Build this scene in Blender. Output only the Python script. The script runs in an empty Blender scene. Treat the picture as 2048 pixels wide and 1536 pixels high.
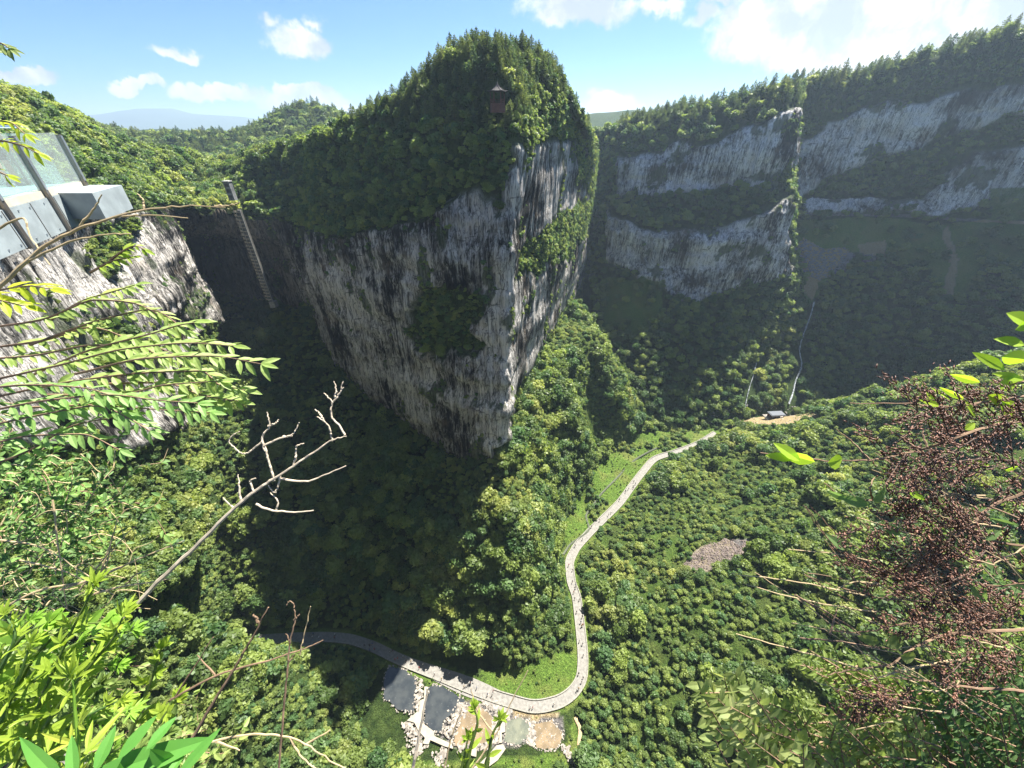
import bpy, math, random
import numpy as np
from mathutils import Vector, Matrix
from mathutils.bvhtree import BVHTree
SC = bpy.context.scene
COL = SC.collection
rnd = random.Random(7)
RG = np.random.default_rng(11)
# ------------------------------------------------------------------ camera
H = 150.0                      # eye height above the valley floor
PITCH = math.radians(33.7)
FPX = 770.0                    # focal length in pixels of the 2048 px wide photograph
cam_d = bpy.data.cameras.new("camera")
cam = bpy.data.objects.new("camera", cam_d)
COL.objects.link(cam)
cam.location = (0, 0, H)
cam.rotation_euler = (math.pi/2 - PITCH, 0, 0)
cam_d.sensor_width = 36.0
cam_d.lens = 36.0 * FPX / 2048.0
cam_d.clip_start = 0.05
cam_d.clip_end = 30000
SC.camera = cam
# ------------------------------------------------------------------ light
SUN_AZ = math.radians(36)      # to the right of straight ahead (+Y)
SUN_EL = math.radians(61)
SKY_STRENGTH = 0.040
SUN_STRENGTH = 5.0
SC.view_settings.view_transform = 'Standard'
SC.view_settings.look = 'None'
SC.view_settings.exposure = 1.85
SC.view_settings.gamma = 1.0
SC.view_settings.use_curve_mapping = False
sun_d = bpy.data.lights.new("sun", 'SUN')
sun_d.energy = SUN_STRENGTH
sun_d.angle = math.radians(0.5)
sun_d.color = (1.0, 0.95, 0.86)
sun = bpy.data.objects.new("sun", sun_d)
COL.objects.link(sun)
sdir = Vector((math.sin(SUN_AZ)*math.cos(SUN_EL), math.cos(SUN_AZ)*math.cos(SUN_EL), math.sin(SUN_EL)))
sun.rotation_euler = sdir.to_track_quat('Z', 'Y').to_euler()
sun.location = (0, 0, 400)
SC.cycles.max_bounces = 6
SC.cycles.diffuse_bounces = 3
SC.cycles.glossy_bounces = 2
SC.cycles.transmission_bounces = 4
SC.cycles.transparent_max_bounces = 8
SC.cycles.volume_bounces = 0
SC.cycles.caustics_reflective = False
SC.cycles.caustics_refractive = False
SC.cycles.use_denoising = True

CP, SP = math.cos(PITCH), math.sin(PITCH)
def ray(u, v):
    x = (u-1024)/FPX; y = (v-768)/FPX
    return np.array([x, CP - y*SP, -SP - y*CP])
def P(u, v, Y=None, z=None):
    """world point seen at a photo pixel, at ground distance Y or at height z"""
    d = ray(u, v)
    t = Y/d[1] if Y is not None else (z-H)/d[2]
    return np.array([0, 0, H]) + t*d
def Q(u, v, t):
    return Vector((0, 0, H)) + Vector(ray(u, v))*t
def project(p):
    p = np.asarray(p, float)
    x, y, z = p[..., 0], p[..., 1], p[..., 2]-H
    f = y*CP - z*SP
    dn = -y*SP - z*CP
    f = np.where(np.abs(f) < 1e-6, 1e-6, f)
    return 1024 + FPX*x/f, 768 + FPX*dn/f, f

# ------------------------------------------------------------------ node helper
class NT:
    def __init__(s, tree): s.t = tree; s.t.nodes.clear()
    def n(s, typ, ins=None, **kw):
        nd = s.t.nodes.new(typ)
        for k, v in kw.items(): setattr(nd, k, v)
        for k, v in (ins or {}).items():
            sock = nd.inputs[k]
            if isinstance(v, bpy.types.NodeSocket): s.t.links.new(v, sock)
            elif isinstance(v, bpy.types.Node): s.t.links.new(v.outputs[0], sock)
            else: sock.default_value = v
        return nd
    def math(s, op, a, b=0.0, c=None, clamp=False):
        d = {0: a, 1: b}
        if c is not None: d[2] = c
        nd = s.n('ShaderNodeMath', d, operation=op); nd.use_clamp = clamp
        return nd.outputs[0]
    def mix(s, f, a, b, blend='MIX'):
        nd = s.n('ShaderNodeMix', data_type='RGBA', blend_type=blend)
        for i, v in ((0, f), (6, a), (7, b)):
            if isinstance(v, bpy.types.NodeSocket): s.t.links.new(v, nd.inputs[i])
            elif isinstance(v, bpy.types.Node): s.t.links.new(v.outputs[0], nd.inputs[i])
            else: nd.inputs[i].default_value = v if i == 0 else (tuple(v)+(1,) if len(v) == 3 else v)
        return nd.outputs[2]
    def ramp(s, f, stops, interp='LINEAR'):
        nd = s.n('ShaderNodeValToRGB', {0: f}); cr = nd.color_ramp; cr.interpolation = interp
        while len(cr.elements) < len(stops): cr.elements.new(0.5)
        for e, (p, c) in zip(cr.elements, stops):
            e.position = p; e.color = tuple(c)+(1,) if len(c) == 3 else c
        return nd.outputs[0]
    def noise(s, vec, scale, detail=4, rough=0.55, dist=0.0):
        return s.n('ShaderNodeTexNoise', {'Vector': vec, 'Scale': scale, 'Detail': detail, 'Roughness': rough, 'Distortion': dist}).outputs[0]
    def smap(s, v, a, b, c=0.0, d=1.0):
        return s.n('ShaderNodeMapRange', {0: v, 1: a, 2: b, 3: c, 4: d}, interpolation_type='SMOOTHSTEP').outputs[0]

# ------------------------------------------------------------------ sky
world = bpy.data.worlds.new("World"); SC.world = world; world.use_nodes = True
def build_world():
    w = NT(world.node_tree)
    sky = w.n('ShaderNodeTexSky', sky_type='NISHITA', sun_disc=False, sun_elevation=SUN_EL, sun_rotation=SUN_AZ,
              altitude=900, air_density=1.0, dust_density=0.6, ozone_density=3.0)
    skc = w.mix(1.0, sky.outputs[0], (.54, .82, 1.14), 'MULTIPLY')
    bg = w.n('ShaderNodeBackground', {'Color': skc, 'Strength': SKY_STRENGTH})
    tc = w.n('ShaderNodeTexCoord')
    sep = w.n('ShaderNodeSeparateXYZ', {0: tc.outputs['Generated']})
    yy = w.math('MAXIMUM', sep.outputs[1], 0.05)
    A = w.math('DIVIDE', sep.outputs[0], yy)
    B = w.math('DIVIDE', sep.outputs[2], yy)
    ab = w.n('ShaderNodeCombineXYZ', {0: A, 1: B, 2: 0.0}).outputs[0]
    # clouds at bearings (A, B) = (x/y, z/y) of the world direction
    blobs = [(600, 75, 66, 42, 1.0), (625, 30, 34, 18, .6), (535, 48, 22, 14, .35), (345, 110, 48, 18, .75),
             (275, 172, 60, 16, 1.3), (440, 182, 100, 22, 1.4), (590, 190, 100, 28, 1.4), (55, 158, 60, 20, 1.3),
             (1170, 10, 150, 50, 1.0), (1330, 15, 60, 30, .7), (1215, 215, 100, 32, 1.0), (1400, 40, 60, 28, .6), (1440, 0, 70, 20, .6),
             (1560, 60, 190, 105, 1.3), (1730, 30, 230, 150, 1.5), (1950, 30, 300, 170, 1.5), (1640, 120, 110, 45, 1.0),
             (1560, 120, 120, 40, .7), (1330, 205, 40, 16, .5), (690, 210, 90, 18, .5), (2300, 60, 400, 200, 1.2)]
    warp = w.n('ShaderNodeTexNoise', {'Vector': ab, 'Scale': 9.0, 'Detail': 5, 'Roughness': .6})
    wv = w.n('ShaderNodeVectorMath', {0: warp.outputs[1], 1: (.5, .5, .5)}, operation='SUBTRACT')
    wv = w.n('ShaderNodeVectorMath', {0: wv, 'Scale': 0.10}, operation='SCALE')
    abw = w.n('ShaderNodeVectorMath', {0: ab, 1: wv}, operation='ADD').outputs[0]
    acc = None
    for (u, v, ru, rv, st) in blobs:
        d = ray(u, v); a, b = d[0]/d[1], d[2]/d[1]
        d2 = ray(u+ru, v-rv); ra, rb = abs(d2[0]/d2[1]-a)*1.0+.005, abs(d2[2]/d2[1]-b)
        if u > 1700: ra *= 1.1
        s = w.n('ShaderNodeVectorMath', {0: abw, 1: (a, b, 0)}, operation='SUBTRACT')
        s = w.n('ShaderNodeVectorMath', {0: s, 1: (1/ra, 1/rb, 1)}, operation='MULTIPLY')
        L = w.n('ShaderNodeVectorMath', {0: s}, operation='LENGTH').outputs['Value']
        m = w.math('MULTIPLY', w.math('SUBTRACT', 1.0, L), st)
        m = w.math('MINIMUM', m, st*.8)
        acc = m if acc is None else w.math('MAXIMUM', acc, m)
    n1 = w.noise(ab, 13, 9, .62)
    n2 = w.noise(ab, 3.0, 4, .5)
    fld = w.math('ADD', acc, w.math('MULTIPLY', w.math('SUBTRACT', n1, .5), 1.5))
    mask = w.smap(fld, -.02, .42)
    mask = w.math('MULTIPLY', mask, w.smap(sep.outputs[1], .06, .2))
    # generic thin cloud elsewhere round the sky
    gen = w.n('ShaderNodeTexNoise', {'Vector': tc.outputs['Generated'], 'Scale': 2.4, 'Detail': 7, 'Roughness': .6}).outputs[0]
    genm = w.math('MULTIPLY', w.smap(gen, .55, .75), w.math('SUBTRACT', 1.0, w.smap(sep.outputs[1], -.1, .3)))
    mask = w.math('MAXIMUM', mask, genm)
    shade = w.smap(w.noise(abw, 7.5, 5, .55), .40, .60)
    ccol = w.mix(shade, (0.55, 0.62, 0.74), (1.0, 0.99, 0.97))
    cbg = w.n('ShaderNodeBackground', {'Color': ccol, 'Strength': 0.31})
    mx = w.n('ShaderNodeMixShader', {0: mask, 1: bg, 2: cbg})
    w.n('ShaderNodeOutputWorld', {0: mx})
build_world()

# ------------------------------------------------------------------ numpy noise
def _h(ix, iy, iz, seed):
    n = (ix*374761393 + iy*668265263 + iz*2147483647 + seed*1274126177) & 0xffffffff
    n = ((n ^ (n >> 13))*1274126177) & 0xffffffff
    n = n ^ (n >> 16)
    return (n & 0xffffff)/float(0xffffff)
def vn(p, seed=0):
    p = np.asarray(p, float)
    i = np.floor(p).astype(np.int64); f = p - i; f = f*f*(3-2*f)
    x, y, z = i[..., 0], i[..., 1], i[..., 2]
    r = 0
    for dx in (0, 1):
        wx = f[..., 0] if dx else 1-f[..., 0]
        for dy in (0, 1):
            wy = f[..., 1] if dy else 1-f[..., 1]
            for dz in (0, 1):
                wz = f[..., 2] if dz else 1-f[..., 2]
                r = r + wx*wy*wz*_h(x+dx, y+dy, z+dz, seed)
    return r*2-1
def fbm(p, oct=4, seed=0, gain=.5):
    a = 1; s = 0; t = 0; p = np.asarray(p, float)
    for k in range(oct):
        s = s + a*vn(p, seed+k*17); t += a; a *= gain; p = p*2.03+11.3
    return s/t
def inpoly(u, v, poly):
    c = np.zeros(np.shape(u), bool); n = len(poly); j = n-1
    for i in range(n):
        xi, yi = poly[i]; xj, yj = poly[j]
        if yi != yj:
            cond = ((yi > v) != (yj > v)) & (u < (xj-xi)*(v-yi)/(yj-yi)+xi)
            c ^= cond
        j = i
    return c
def anypoly(p, polys, jit=14.0, fr=.12):
    u, v, f = project(p)
    u = u + jit*fbm(p*fr, 3, 5); v = v + jit*fbm(p*fr, 3, 77)
    m = np.zeros(u.shape, bool)
    for q in polys: m |= inpoly(u, v, q)
    return m & (f > 0)

# ------------------------------------------------------------------ object helpers
def link(o, parent=None):
    COL.objects.link(o)
    if parent is not None: o.parent = parent
    return o
def tag(o, label=None, cat=None, group=None, kind=None):
    if label: o['label'] = label
    if cat: o['category'] = cat
    if group: o['group'] = group
    if kind: o['kind'] = kind
    return o
def empty(name, loc=(0, 0, 0), rz=0.0):
    o = bpy.data.objects.new(name, None); o.location = loc; o.rotation_euler = (0, 0, rz)
    return link(o)
def mesh_np(name, V, F, mats=(), smooth=False, mi=None):
    me = bpy.data.meshes.new(name)
    V = np.asarray(V, np.float32); F = np.asarray(F, np.int32)
    k = F.shape[1]
    me.vertices.add(len(V)); me.vertices.foreach_set('co', V.ravel())
    me.loops.add(F.size); me.loops.foreach_set('vertex_index', F.ravel())
    me.polygons.add(len(F)); me.polygons.foreach_set('loop_start', np.arange(0, F.size, k, dtype=np.int32))
    me.update(calc_edges=True)
    if smooth: me.polygons.foreach_set('use_smooth', np.ones(len(F), bool))
    for m in mats: me.materials.append(m)
    if mi is not None: me.polygons.foreach_set('material_index', np.asarray(mi, np.int32))
    return me
class MB:
    """collects shapes and links them as one mesh"""
    def __init__(s): s.v = []; s.f = []; s.m = []; s.cur = 0
    def add(s, vs, fs):
        b = len(s.v); s.v += [tuple(v) for v in vs]
        for f in fs: s.f.append(tuple(b+i for i in f)); s.m.append(s.cur)
    def box(s, c, sz, rz=0.0, M=None):
        x, y, z = sz[0]/2, sz[1]/2, sz[2]/2
        vs = [Vector((a*x, b*y, d*z)) for d in (-1, 1) for a, b in ((-1, -1), (1, -1), (1, 1), (-1, 1))]
        R = M if M is not None else Matrix.Rotation(rz, 3, 'Z')
        vs = [R @ v + Vector(c) for v in vs]
        s.add(vs, [(3, 2, 1, 0), (4, 5, 6, 7), (0, 1, 5, 4), (1, 2, 6, 5), (2, 3, 7, 6), (3, 0, 4, 7)])
    def hexa(s, b4, t4):
        s.add(list(b4)+list(t4), [(3, 2, 1, 0), (4, 5, 6, 7), (0, 1, 5, 4), (1, 2, 6, 5), (2, 3, 7, 6), (3, 0, 4, 7)])
    def tube(s, pts, rad, n=6, cap=True):
        pts = [Vector(p) for p in pts]; k = len(pts)
        if not hasattr(rad, '__len__'): rad = [rad]*k
        d0 = (pts[1]-pts[0]).normalized()
        a = d0.orthogonal().normalized()
        vs = []
        for i, p in enumerate(pts):
            d = (pts[min(i+1, k-1)]-pts[max(i-1, 0)]).normalized()
            a = (a - d*a.dot(d)).normalized(); b = d.cross(a)
            for j in range(n):
                t = 2*math.pi*j/n
                vs.append(p + (a*math.cos(t)+b*math.sin(t))*rad[i])
        fs = [(i*n+j, i*n+(j+1) % n, (i+1)*n+(j+1) % n, (i+1)*n+j) for i in range(k-1) for j in range(n)]
        if cap: fs += [tuple(range(n-1, -1, -1)), tuple((k-1)*n+j for j in range(n))]
        s.add(vs, fs)
    def build(s, name, mats, parent=None, smooth=False):
        me = bpy.data.meshes.new(name); me.from_pydata([tuple(v) for v in s.v], [], s.f)
        if not isinstance(mats, (list, tuple)): mats = [mats]
        for m in mats: me.materials.append(m)
        me.polygons.foreach_set('material_index', s.m)
        if smooth: me.polygons.foreach_set('use_smooth', [True]*len(s.f))
        me.update()
        return link(bpy.data.objects.new(name, me), parent)

# ------------------------------------------------------------------ materials
def newmat(name):
    m = bpy.data.materials.new(name); m.use_nodes = True
    return m, NT(m.node_tree)
def simple(name, col, rough=.7, metal=0.0, var=.15, scale=3.0, spec=.4):
    m, w = newmat(name)
    g = w.n('ShaderNodeNewGeometry')
    n = w.noise(g.outputs['Position'], scale, 4)
    c = w.mix(w.smap(n, .3, .7), tuple(x*(1-var) for x in col), tuple(min(1, x*(1+var)) for x in col))
    b = w.n('ShaderNodeBsdfPrincipled', {'Base Color': c, 'Roughness': rough, 'Metallic': metal, 'Specular IOR Level': spec})
    w.n('ShaderNodeOutputMaterial', {0: b})
    return m
def terrain_mat(name, rock_tint=(1, 1, 1), flute=1.0, off=.57):
    """bare fluted limestone, soil under woods, grass and scree, chosen by the mesh attribute 'cover' (r veg, g grass, b scree)"""
    m, w = newmat(name)
    g = w.n('ShaderNodeNewGeometry'); pos = g.outputs['Position']
    att = w.n('ShaderNodeAttribute', attribute_name='cover')
    sep = w.n('ShaderNodeSeparateColor', {0: att.outputs['Color']})
    st = w.n('ShaderNodeMapping', {'Vector': pos, 'Scale': (1, 1, .055)}).outputs[0]
    st2 = w.n('ShaderNodeMapping', {'Vector': pos, 'Scale': (1, 1, .22)}).outputs[0]
    big = w.noise(pos, .045, 4, .6)
    s1 = w.noise(st, .55, 8, .72, .3)
    s2 = w.noise(st, 1.5, 5, .65, .3)
    s3 = w.noise(st2, 2.4, 6, .7)
    crack = w.noise(w.n('ShaderNodeMapping', {'Vector': pos, 'Scale': (.25, .25, 1.6)}).outputs[0], .5, 5, .6)
    f = w.math('ADD', w.math('MULTIPLY', s1, .62), w.math('MULTIPLY', s2, .3))
    f = w.math('ADD', f, w.math('MULTIPLY', s3, .28))
    f = w.math('ADD', f, w.math('MULTIPLY', w.math('SUBTRACT', big, off), .75))
    rock = w.ramp(f, [(.445, (.010, .010, .010)), (.487, (.04, .038, .036)), (.515, (.16, .152, .14)), (.555, (.37, .355, .33)), (.64, (.70, .67, .63))])
    rock = w.mix(w.smap(w.noise(pos, .11, 3), .52, .68), rock, w.mix(.28, rock, (.34, .25, .16)), 'MIX')
    rock = w.mix(w.math('MULTIPLY', w.smap(crack, .62, .68), .7), rock, (.03, .028, .025))
    ln = w.math('ABSOLUTE', w.math('SUBTRACT', w.noise(st, 1.15, 3, .5, .2), .5))
    ln2 = w.math('ABSOLUTE', w.math('SUBTRACT', w.noise(st, .42, 4, .55, .3), .5))
    flu = w.math('MAXIMUM', w.math('SUBTRACT', 1.0, w.smap(ln, .006, .030)), w.math('SUBTRACT', 1.0, w.smap(ln2, .003, .016)))
    rock = w.mix(w.math('MULTIPLY', flu, .66), rock, (.022, .021, .02))
    rock = w.mix(w.math('SUBTRACT', 1.0, att.outputs['Alpha']), rock, w.mix(1.0, rock, (.46, .41, .35), 'MULTIPLY'))  # browner cave rock, with the cave's shade painted into its colour
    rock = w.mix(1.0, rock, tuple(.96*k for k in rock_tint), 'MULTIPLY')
    gn = w.noise(pos, .35, 5, .65)
    soil = w.mix(w.smap(gn, .35, .65), (.022, .042, .010), (.055, .085, .020))
    gg = w.noise(pos, 1.6, 5, .7)
    grass = w.mix(w.smap(gg, .3, .7), (.065, .125, .018), (.15, .235, .04))
    grass = w.mix(w.smap(w.noise(pos, .09, 3), .45, .65), grass, w.mix(.5, grass, (.20, .20, .06)))
    sn = w.n('ShaderNodeTexVoronoi', {'Vector': pos, 'Scale': 1.3}).outputs['Color']
    snv = w.n('ShaderNodeSeparateColor', {0: sn}).outputs[0]
    scree = w.mix(snv, (.075, .07, .07), (.24, .225, .215))
    c = w.mix(sep.outputs[0], rock, soil)
    c = w.mix(sep.outputs[1], c, grass)
    c = w.mix(sep.outputs[2], c, scree)
    sand = w.mix(w.smap(gg, .3, .7), (.30, .22, .10), (.46, .37, .22))
    c = w.mix(w.math('MULTIPLY', sep.outputs[1], sep.outputs[2]), c, sand)
    hb = w.math('ADD', w.math('MULTIPLY', s2, .6), w.math('MULTIPLY', s3, .6))
    hb = w.math('ADD', hb, w.math('MULTIPLY', gg, .3))
    hb = w.math('SUBTRACT', hb, w.math('MULTIPLY', flu, .35))
    bump = w.n('ShaderNodeBump', {'Strength': .9, 'Distance': 1.3*flute, 'Height': hb})
    b = w.n('ShaderNodeBsdfPrincipled', {'Base Color': c, 'Roughness': .93, 'Specular IOR Level': .15, 'Normal': bump})
    w.n('ShaderNodeOutputMaterial', {0: b})
    return m
def leaf_mat(name, dark, light, yellow, trans=.35, wscale=.035, rough=.5, rndw=.65, spec=.45, coord='Position'):
    m, w = newmat(name)
    g = w.n('ShaderNodeNewGeometry')
    oi = w.n('ShaderNodeObjectInfo')
    n1 = w.noise(g.outputs['Position'], wscale, 3, .6)
    n2 = w.noise(g.outputs['Position'], 1.1 if wscale < 1 else 18, 2, .6)
    f = w.math('ADD', w.math('MULTIPLY', oi.outputs['Random'], rndw), w.math('MULTIPLY', n2, 1-rndw))
    c = w.mix(w.smap(f, .1, .9), dark, light)
    ym = w.math('MULTIPLY', w.smap(n1, .48, .66), w.smap(w.math('FRACT', w.math('MULTIPLY', oi.outputs['Random'], 7.31)), .2, 1.0))
    c = w.mix(w.math('MULTIPLY', ym, .75), c, yellow)
    c = w.mix(w.math('MULTIPLY', w.math('GREATER_THAN', w.math('FRACT', w.math('MULTIPLY', oi.outputs['Random'], 3.77)), .74), .7), c, tuple(k*m for k, m in zip(dark, (1.1, 1.35, 2.0))))
    b = w.n('ShaderNodeBsdfPrincipled', {'Base Color': c, 'Roughness': rough, 'Specular IOR Level': spec})
    tc = w.mix(.5, c, w.mix(1.0, c, (1.7, 1.8, .6), 'MULTIPLY'))
    tr = w.n('ShaderNodeBsdfTranslucent', {'Color': tc})
    mx = w.n('ShaderNodeMixShader', {0: trans, 1: b, 2: tr})
    w.n('ShaderNodeOutputMaterial', {0: mx})
    return m
M_ROCK = terrain_mat('fluted limestone', (1.0, .99, .975), 1.0, .55)
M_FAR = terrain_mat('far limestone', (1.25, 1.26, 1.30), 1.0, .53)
M_LEAF = leaf_mat('broadleaf foliage', (.06, .112, .028), (.265, .335, .085), (.42, .43, .13), .5)
M_PINE = leaf_mat('pine needles', (.07, .105, .045), (.20, .245, .10), (.27, .28, .125), .5)
M_SHRUB = leaf_mat('shrub foliage', (.08, .14, .035), (.29, .355, .095), (.43, .44, .14), .5)
M_BARK = simple('bark', (.12, .095, .07), .9, var=.35)

# ------------------------------------------------------------------ lofts
def pchip_interp(C, n):
    """C: (k, ..., 3) control rows; n: samples per interval (list) -> smooth, no overshoot"""
    k = C.shape[0]
    d = C[1:]-C[:-1]
    m = np.zeros_like(C)
    a, b = d[:-1], d[1:]
    ok = (a*b) > 0
    m[1:-1] = np.where(ok, 2*a*b/np.where(ok, a+b, 1), 0)
    m[0] = d[0]; m[-1] = d[-1]
    out = []
    for i in range(k-1):
        last = (i == k-2)
        t = np.linspace(0, 1, n[i]+1)[: None if last else -1]
        t = t.reshape((-1,)+(1,)*(C.ndim-1))
        h00 = 2*t**3-3*t**2+1; h10 = t**3-2*t**2+t; h01 = -2*t**3+3*t**2; h11 = t**3-t**2
        out.append(h00*C[i]+h10*m[i]+h01*C[i+1]+h11*m[i+1])
    return np.concatenate(out, 0)
def loft(C, rr, rc):
    """C (rows, cols, 3) -> dense grid"""
    C = np.asarray(C, float)
    nr = [max(3, int(np.linalg.norm(C[i+1]-C[i], axis=-1).mean()/rr)) for i in range(C.shape[0]-1)]
    G = pchip_interp(C, nr)
    G = np.swapaxes(G, 0, 1)
    nc = [max(3, int(np.linalg.norm(C[:, i+1]-C[:, i], axis=-1).mean()/rc)) for i in range(C.shape[1]-1)]
    G = pchip_interp(G, nc)
    return np.swapaxes(G, 0, 1), nc
def gnormals(G):
    du = np.gradient(G, axis=1); dv = np.gradient(G, axis=0)
    n = np.cross(du, dv); n /= np.linalg.norm(n, axis=-1, keepdims=True)+1e-9
    to = np.array([0, 0, H+60.])-G
    if (n*to).sum(-1).mean() < 0: n = -n
    return n
def grid_faces(r, c):
    a = np.arange(r*c).reshape(r, c)
    return np.stack([a[:-1, :-1], a[:-1, 1:], a[1:, 1:], a[1:, :-1]], -1).reshape(-1, 4)
BVH_V = []; BVH_F = []; _off = [0]
def add_bvh(V, F):
    BVH_V.append(V); BVH_F.append(F+_off[0]); _off[0] += len(V)
def surface(name, G, cover, mat, kind='structure', cave_shade=None):
    r, c = G.shape[:2]
    V = G.reshape(-1, 3); F = grid_faces(r, c)
    me = mesh_np(name, V, F, [mat], smooth=True)
    ca = me.color_attributes.new('cover', 'FLOAT_COLOR', 'POINT')
    col = np.ones((r*c, 4), np.float32); col[:, :3] = cover.reshape(-1, 3)
    if cave_shade is not None: col[:, 3] = 1-cave_shade.ravel()  # alpha carries the painted shade of the cave
    ca.data.foreach_set('color', col.ravel())
    o = link(bpy.data.objects.new(name, me)); o['kind'] = kind
    add_bvh(V, F)
    return o
def rock_displace(G, N, veg, amp=1.0):
    q = G*np.array([1, 1, .10])
    fl = 1-np.abs(fbm(q*.22, 3, 3))*2
    f2 = 1-np.abs(fbm(q*.62, 3, 9))*2
    f3 = fbm(G*np.array([1.6, 1.6, .5]), 3, 21)
    st = fbm(G*np.array([.02, .02, .14]), 3, 33)
    bulge = fbm(G*.05, 3, 41)
    rock = 1-veg
    f4 = 1-np.abs(fbm(q*1.5, 2, 15))*2
    d = rock*(1.7*fl+1.0*f2+.45*f4+.4*f3+1.8*st)*amp + bulge*2.0 + veg*.5*fbm(G*.3, 3, 8)
    return G + N*d[..., None]

# ---- the gorge wall: left cliff, natural bridge, rock peak (rows G U B M1 M2 T F C K)
def WP(s): return np.array([-75-43*s, 35+105*s])
def arr(*a): return np.array(a, float)
cols = []
edge = {-.3: 92, 0: 80, .2: 60, .4: 56, .6: 69, .8: 78, 1.0: 86}
topz = {-.3: 140, 0: 140, .2: 138, .4: 135, .6: 131.6, .8: 128.5, 1.0: 125}
crest = {-.3: (-150, 60, 176), 0: (-146, 90, 166), .2: (-142, 112, 160), .4: (-142, 135, 157), .6: (-147, 150, 153), .8: (-150, 165, 148), 1.0: (-153, 178, 142)}
nrm = arr(.925, -.379)   # outward, towards the valley
for s in (-.3, 0, .2, .4, .6, .8, 1.0):
    p = WP(s); e = edge[s]; t = topz[s]; c = arr(*crest[s])
    def at(off, z): return np.array([p[0]+nrm[0]*off, p[1]+nrm[1]*off, z])
    T = at(-1.5, t)
    cols.append([at(-20, -6), at(-16 if s < .7 else -6, e-9), at(5.0 if s < .5 else 2, e), at(-1, e+16), at(0, (e+t)/2+8), T, T*.55+c*.45+arr(0, 0, 2), c, c+arr(-60, 25, -14)])
def pc(*uvY): return P(uvY[0], uvY[1], Y=uvY[2])
def st(B, M1, M2, T, F, C, K, ud=2.0):
    B = pc(*B); U = B+arr(0, ud, -8); G_ = B+arr(0, ud*2, -26)
    return [G_, U, B, pc(*M1), pc(*M2), pc(*T), pc(*F), pc(*C), arr(*K)]
cols += [
 st((378, 630, 262), (345, 480, 262), (345, 466, 152), (336, 425, 148), (352, 372, 172), (385, 322, 200), (-220, 240, 128)),
 st((415, 630, 268), (402, 474, 268), (398, 456, 160), (402, 425, 158), (412, 382, 185), (432, 338, 218), (-200, 260, 126)),
 st((490, 618, 205), (470, 478, 196), (478, 462, 171), (470, 428, 168), (475, 388, 185), (480, 335, 208), (-170, 275, 126)),
 st((570, 592, 190), (560, 490, 190), (550, 472, 171), (545, 440, 171), (540, 385, 180), (540, 312, 192), (-150, 280, 126)),
 st((625, 620, 170), (612, 550, 167), (604, 505, 165), (600, 450, 167), (600, 378, 174), (590, 300, 184), (-110, 270, 128)),
 st((700, 745, 145), (670, 620, 142), (652, 520, 141), (640, 455, 142), (640, 362, 148), (632, 282, 158), (-60, 240, 130)),
 st((780, 812, 131), (752, 640, 128), (737, 520, 127), (725, 450, 129), (720, 345, 135), (700, 258, 146), (-30, 215, 136)),
 st((860, 868, 119), (832, 680, 117), (822, 520, 116), (810, 430, 118), (800, 305, 124), (785, 220, 136), (-22, 195, 142)),
 st((925, 908, 108), (907, 700, 109), (902, 520, 109), (900, 400, 111), (885, 245, 121), (868, 165, 134), (-12, 180, 145)),
 st((965, 902, 102), (957, 700, 106), (962, 500, 108), (962, 340, 110), (945, 205, 115), (928, 122, 128), (-6, 170, 146)),
 st((992, 890, 100), (1003, 700, 104), (1018, 450, 107), (1030, 272, 109), (1015, 200, 112), (990, 108, 124), (0, 165, 146)),
 st((1022, 830, 119), (1046, 620, 123), (1062, 430, 127), (1082, 265, 130), (1075, 195, 130), (1050, 120, 134), (4, 165, 146)),
 st((1075, 722, 152), (1096, 560, 152), (1107, 400, 150), (1117, 272, 148), (1116, 205, 144), (1098, 146, 143), (6, 175, 145)),
 st((1115, 650, 200), (1136, 500, 198), (1146, 380, 194), (1152, 284, 189), (1146, 232, 172), (1128, 182, 149), (8, 185, 143)),
 st((1150, 595, 252), (1167, 480, 250), (1178, 390, 247), (1186, 322, 242), (1176, 288, 215), (1150, 240, 166), (8, 205, 140)),
 st((1166, 570, 292), (1177, 470, 290), (1187, 390, 288), (1195, 312, 284), (1187, 292, 250), (1162, 262, 198), (6, 250, 132)),
]
C1 = np.swapaxes(np.array(cols), 0, 1)
G1, nc1 = loft(C1, .62, .5)
N1 = gnormals(G1)
ROCK1 = [
 [(590, 450), (640, 462), (700, 478), (745, 455), (800, 452), (860, 432), (900, 402), (960, 380), (1000, 400), (1012, 560), (1018, 760), (992, 905), (905, 915), (845, 862), (790, 815), (700, 755), (650, 700), (600, 615), (600, 570), (565, 500), (550, 455)],
 [(985, 330), (1032, 262), (1060, 290), (1088, 258), (1140, 268), (1186, 320), (1184, 392), (1120, 430), (1050, 490), (1030, 560), (1010, 600), (985, 575), (985, 440)],
 [(1008, 590), (1050, 545), (1100, 525), (1172, 450), (1185, 480), (1150, 600), (1100, 655), (1062, 735), (1030, 790), (1012, 880), (985, 905)],
 [(300, 418), (480, 428), (600, 450), (612, 610), (590, 640), (395, 650), (335, 560), (318, 470)],
 [(-600, 380), (330, 427), (350, 560), (380, 610), (405, 645), (372, 690), (345, 760), (372, 850), (300, 885), (252, 915), (150, 900), (-700, 900)],
]
VEG1 = [[(842, 575), (905, 570), (965, 590), (952, 690), (885, 715), (832, 690)], [(1040, 500), (1110, 440), (1190, 400), (1190, 470), (1110, 525), (1060, 560)],
        [(175, 470), (240, 440), (250, 520), (200, 560)], [(170, 640), (240, 650), (250, 720), (180, 720)], [(1150, 300), (1190, 310), (1190, 380), (1160, 380)],
        [(960, 300), (1020, 250), (1030, 330), (1000, 420), (960, 390)]]
rk = anypoly(G1, ROCK1) & ~anypoly(G1, VEG1, 36, .16)
zz = G1[..., 2]
rk &= ~((zz > 146) & (G1[..., 0] > -60))
veg = 1-rk.astype(float)
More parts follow.
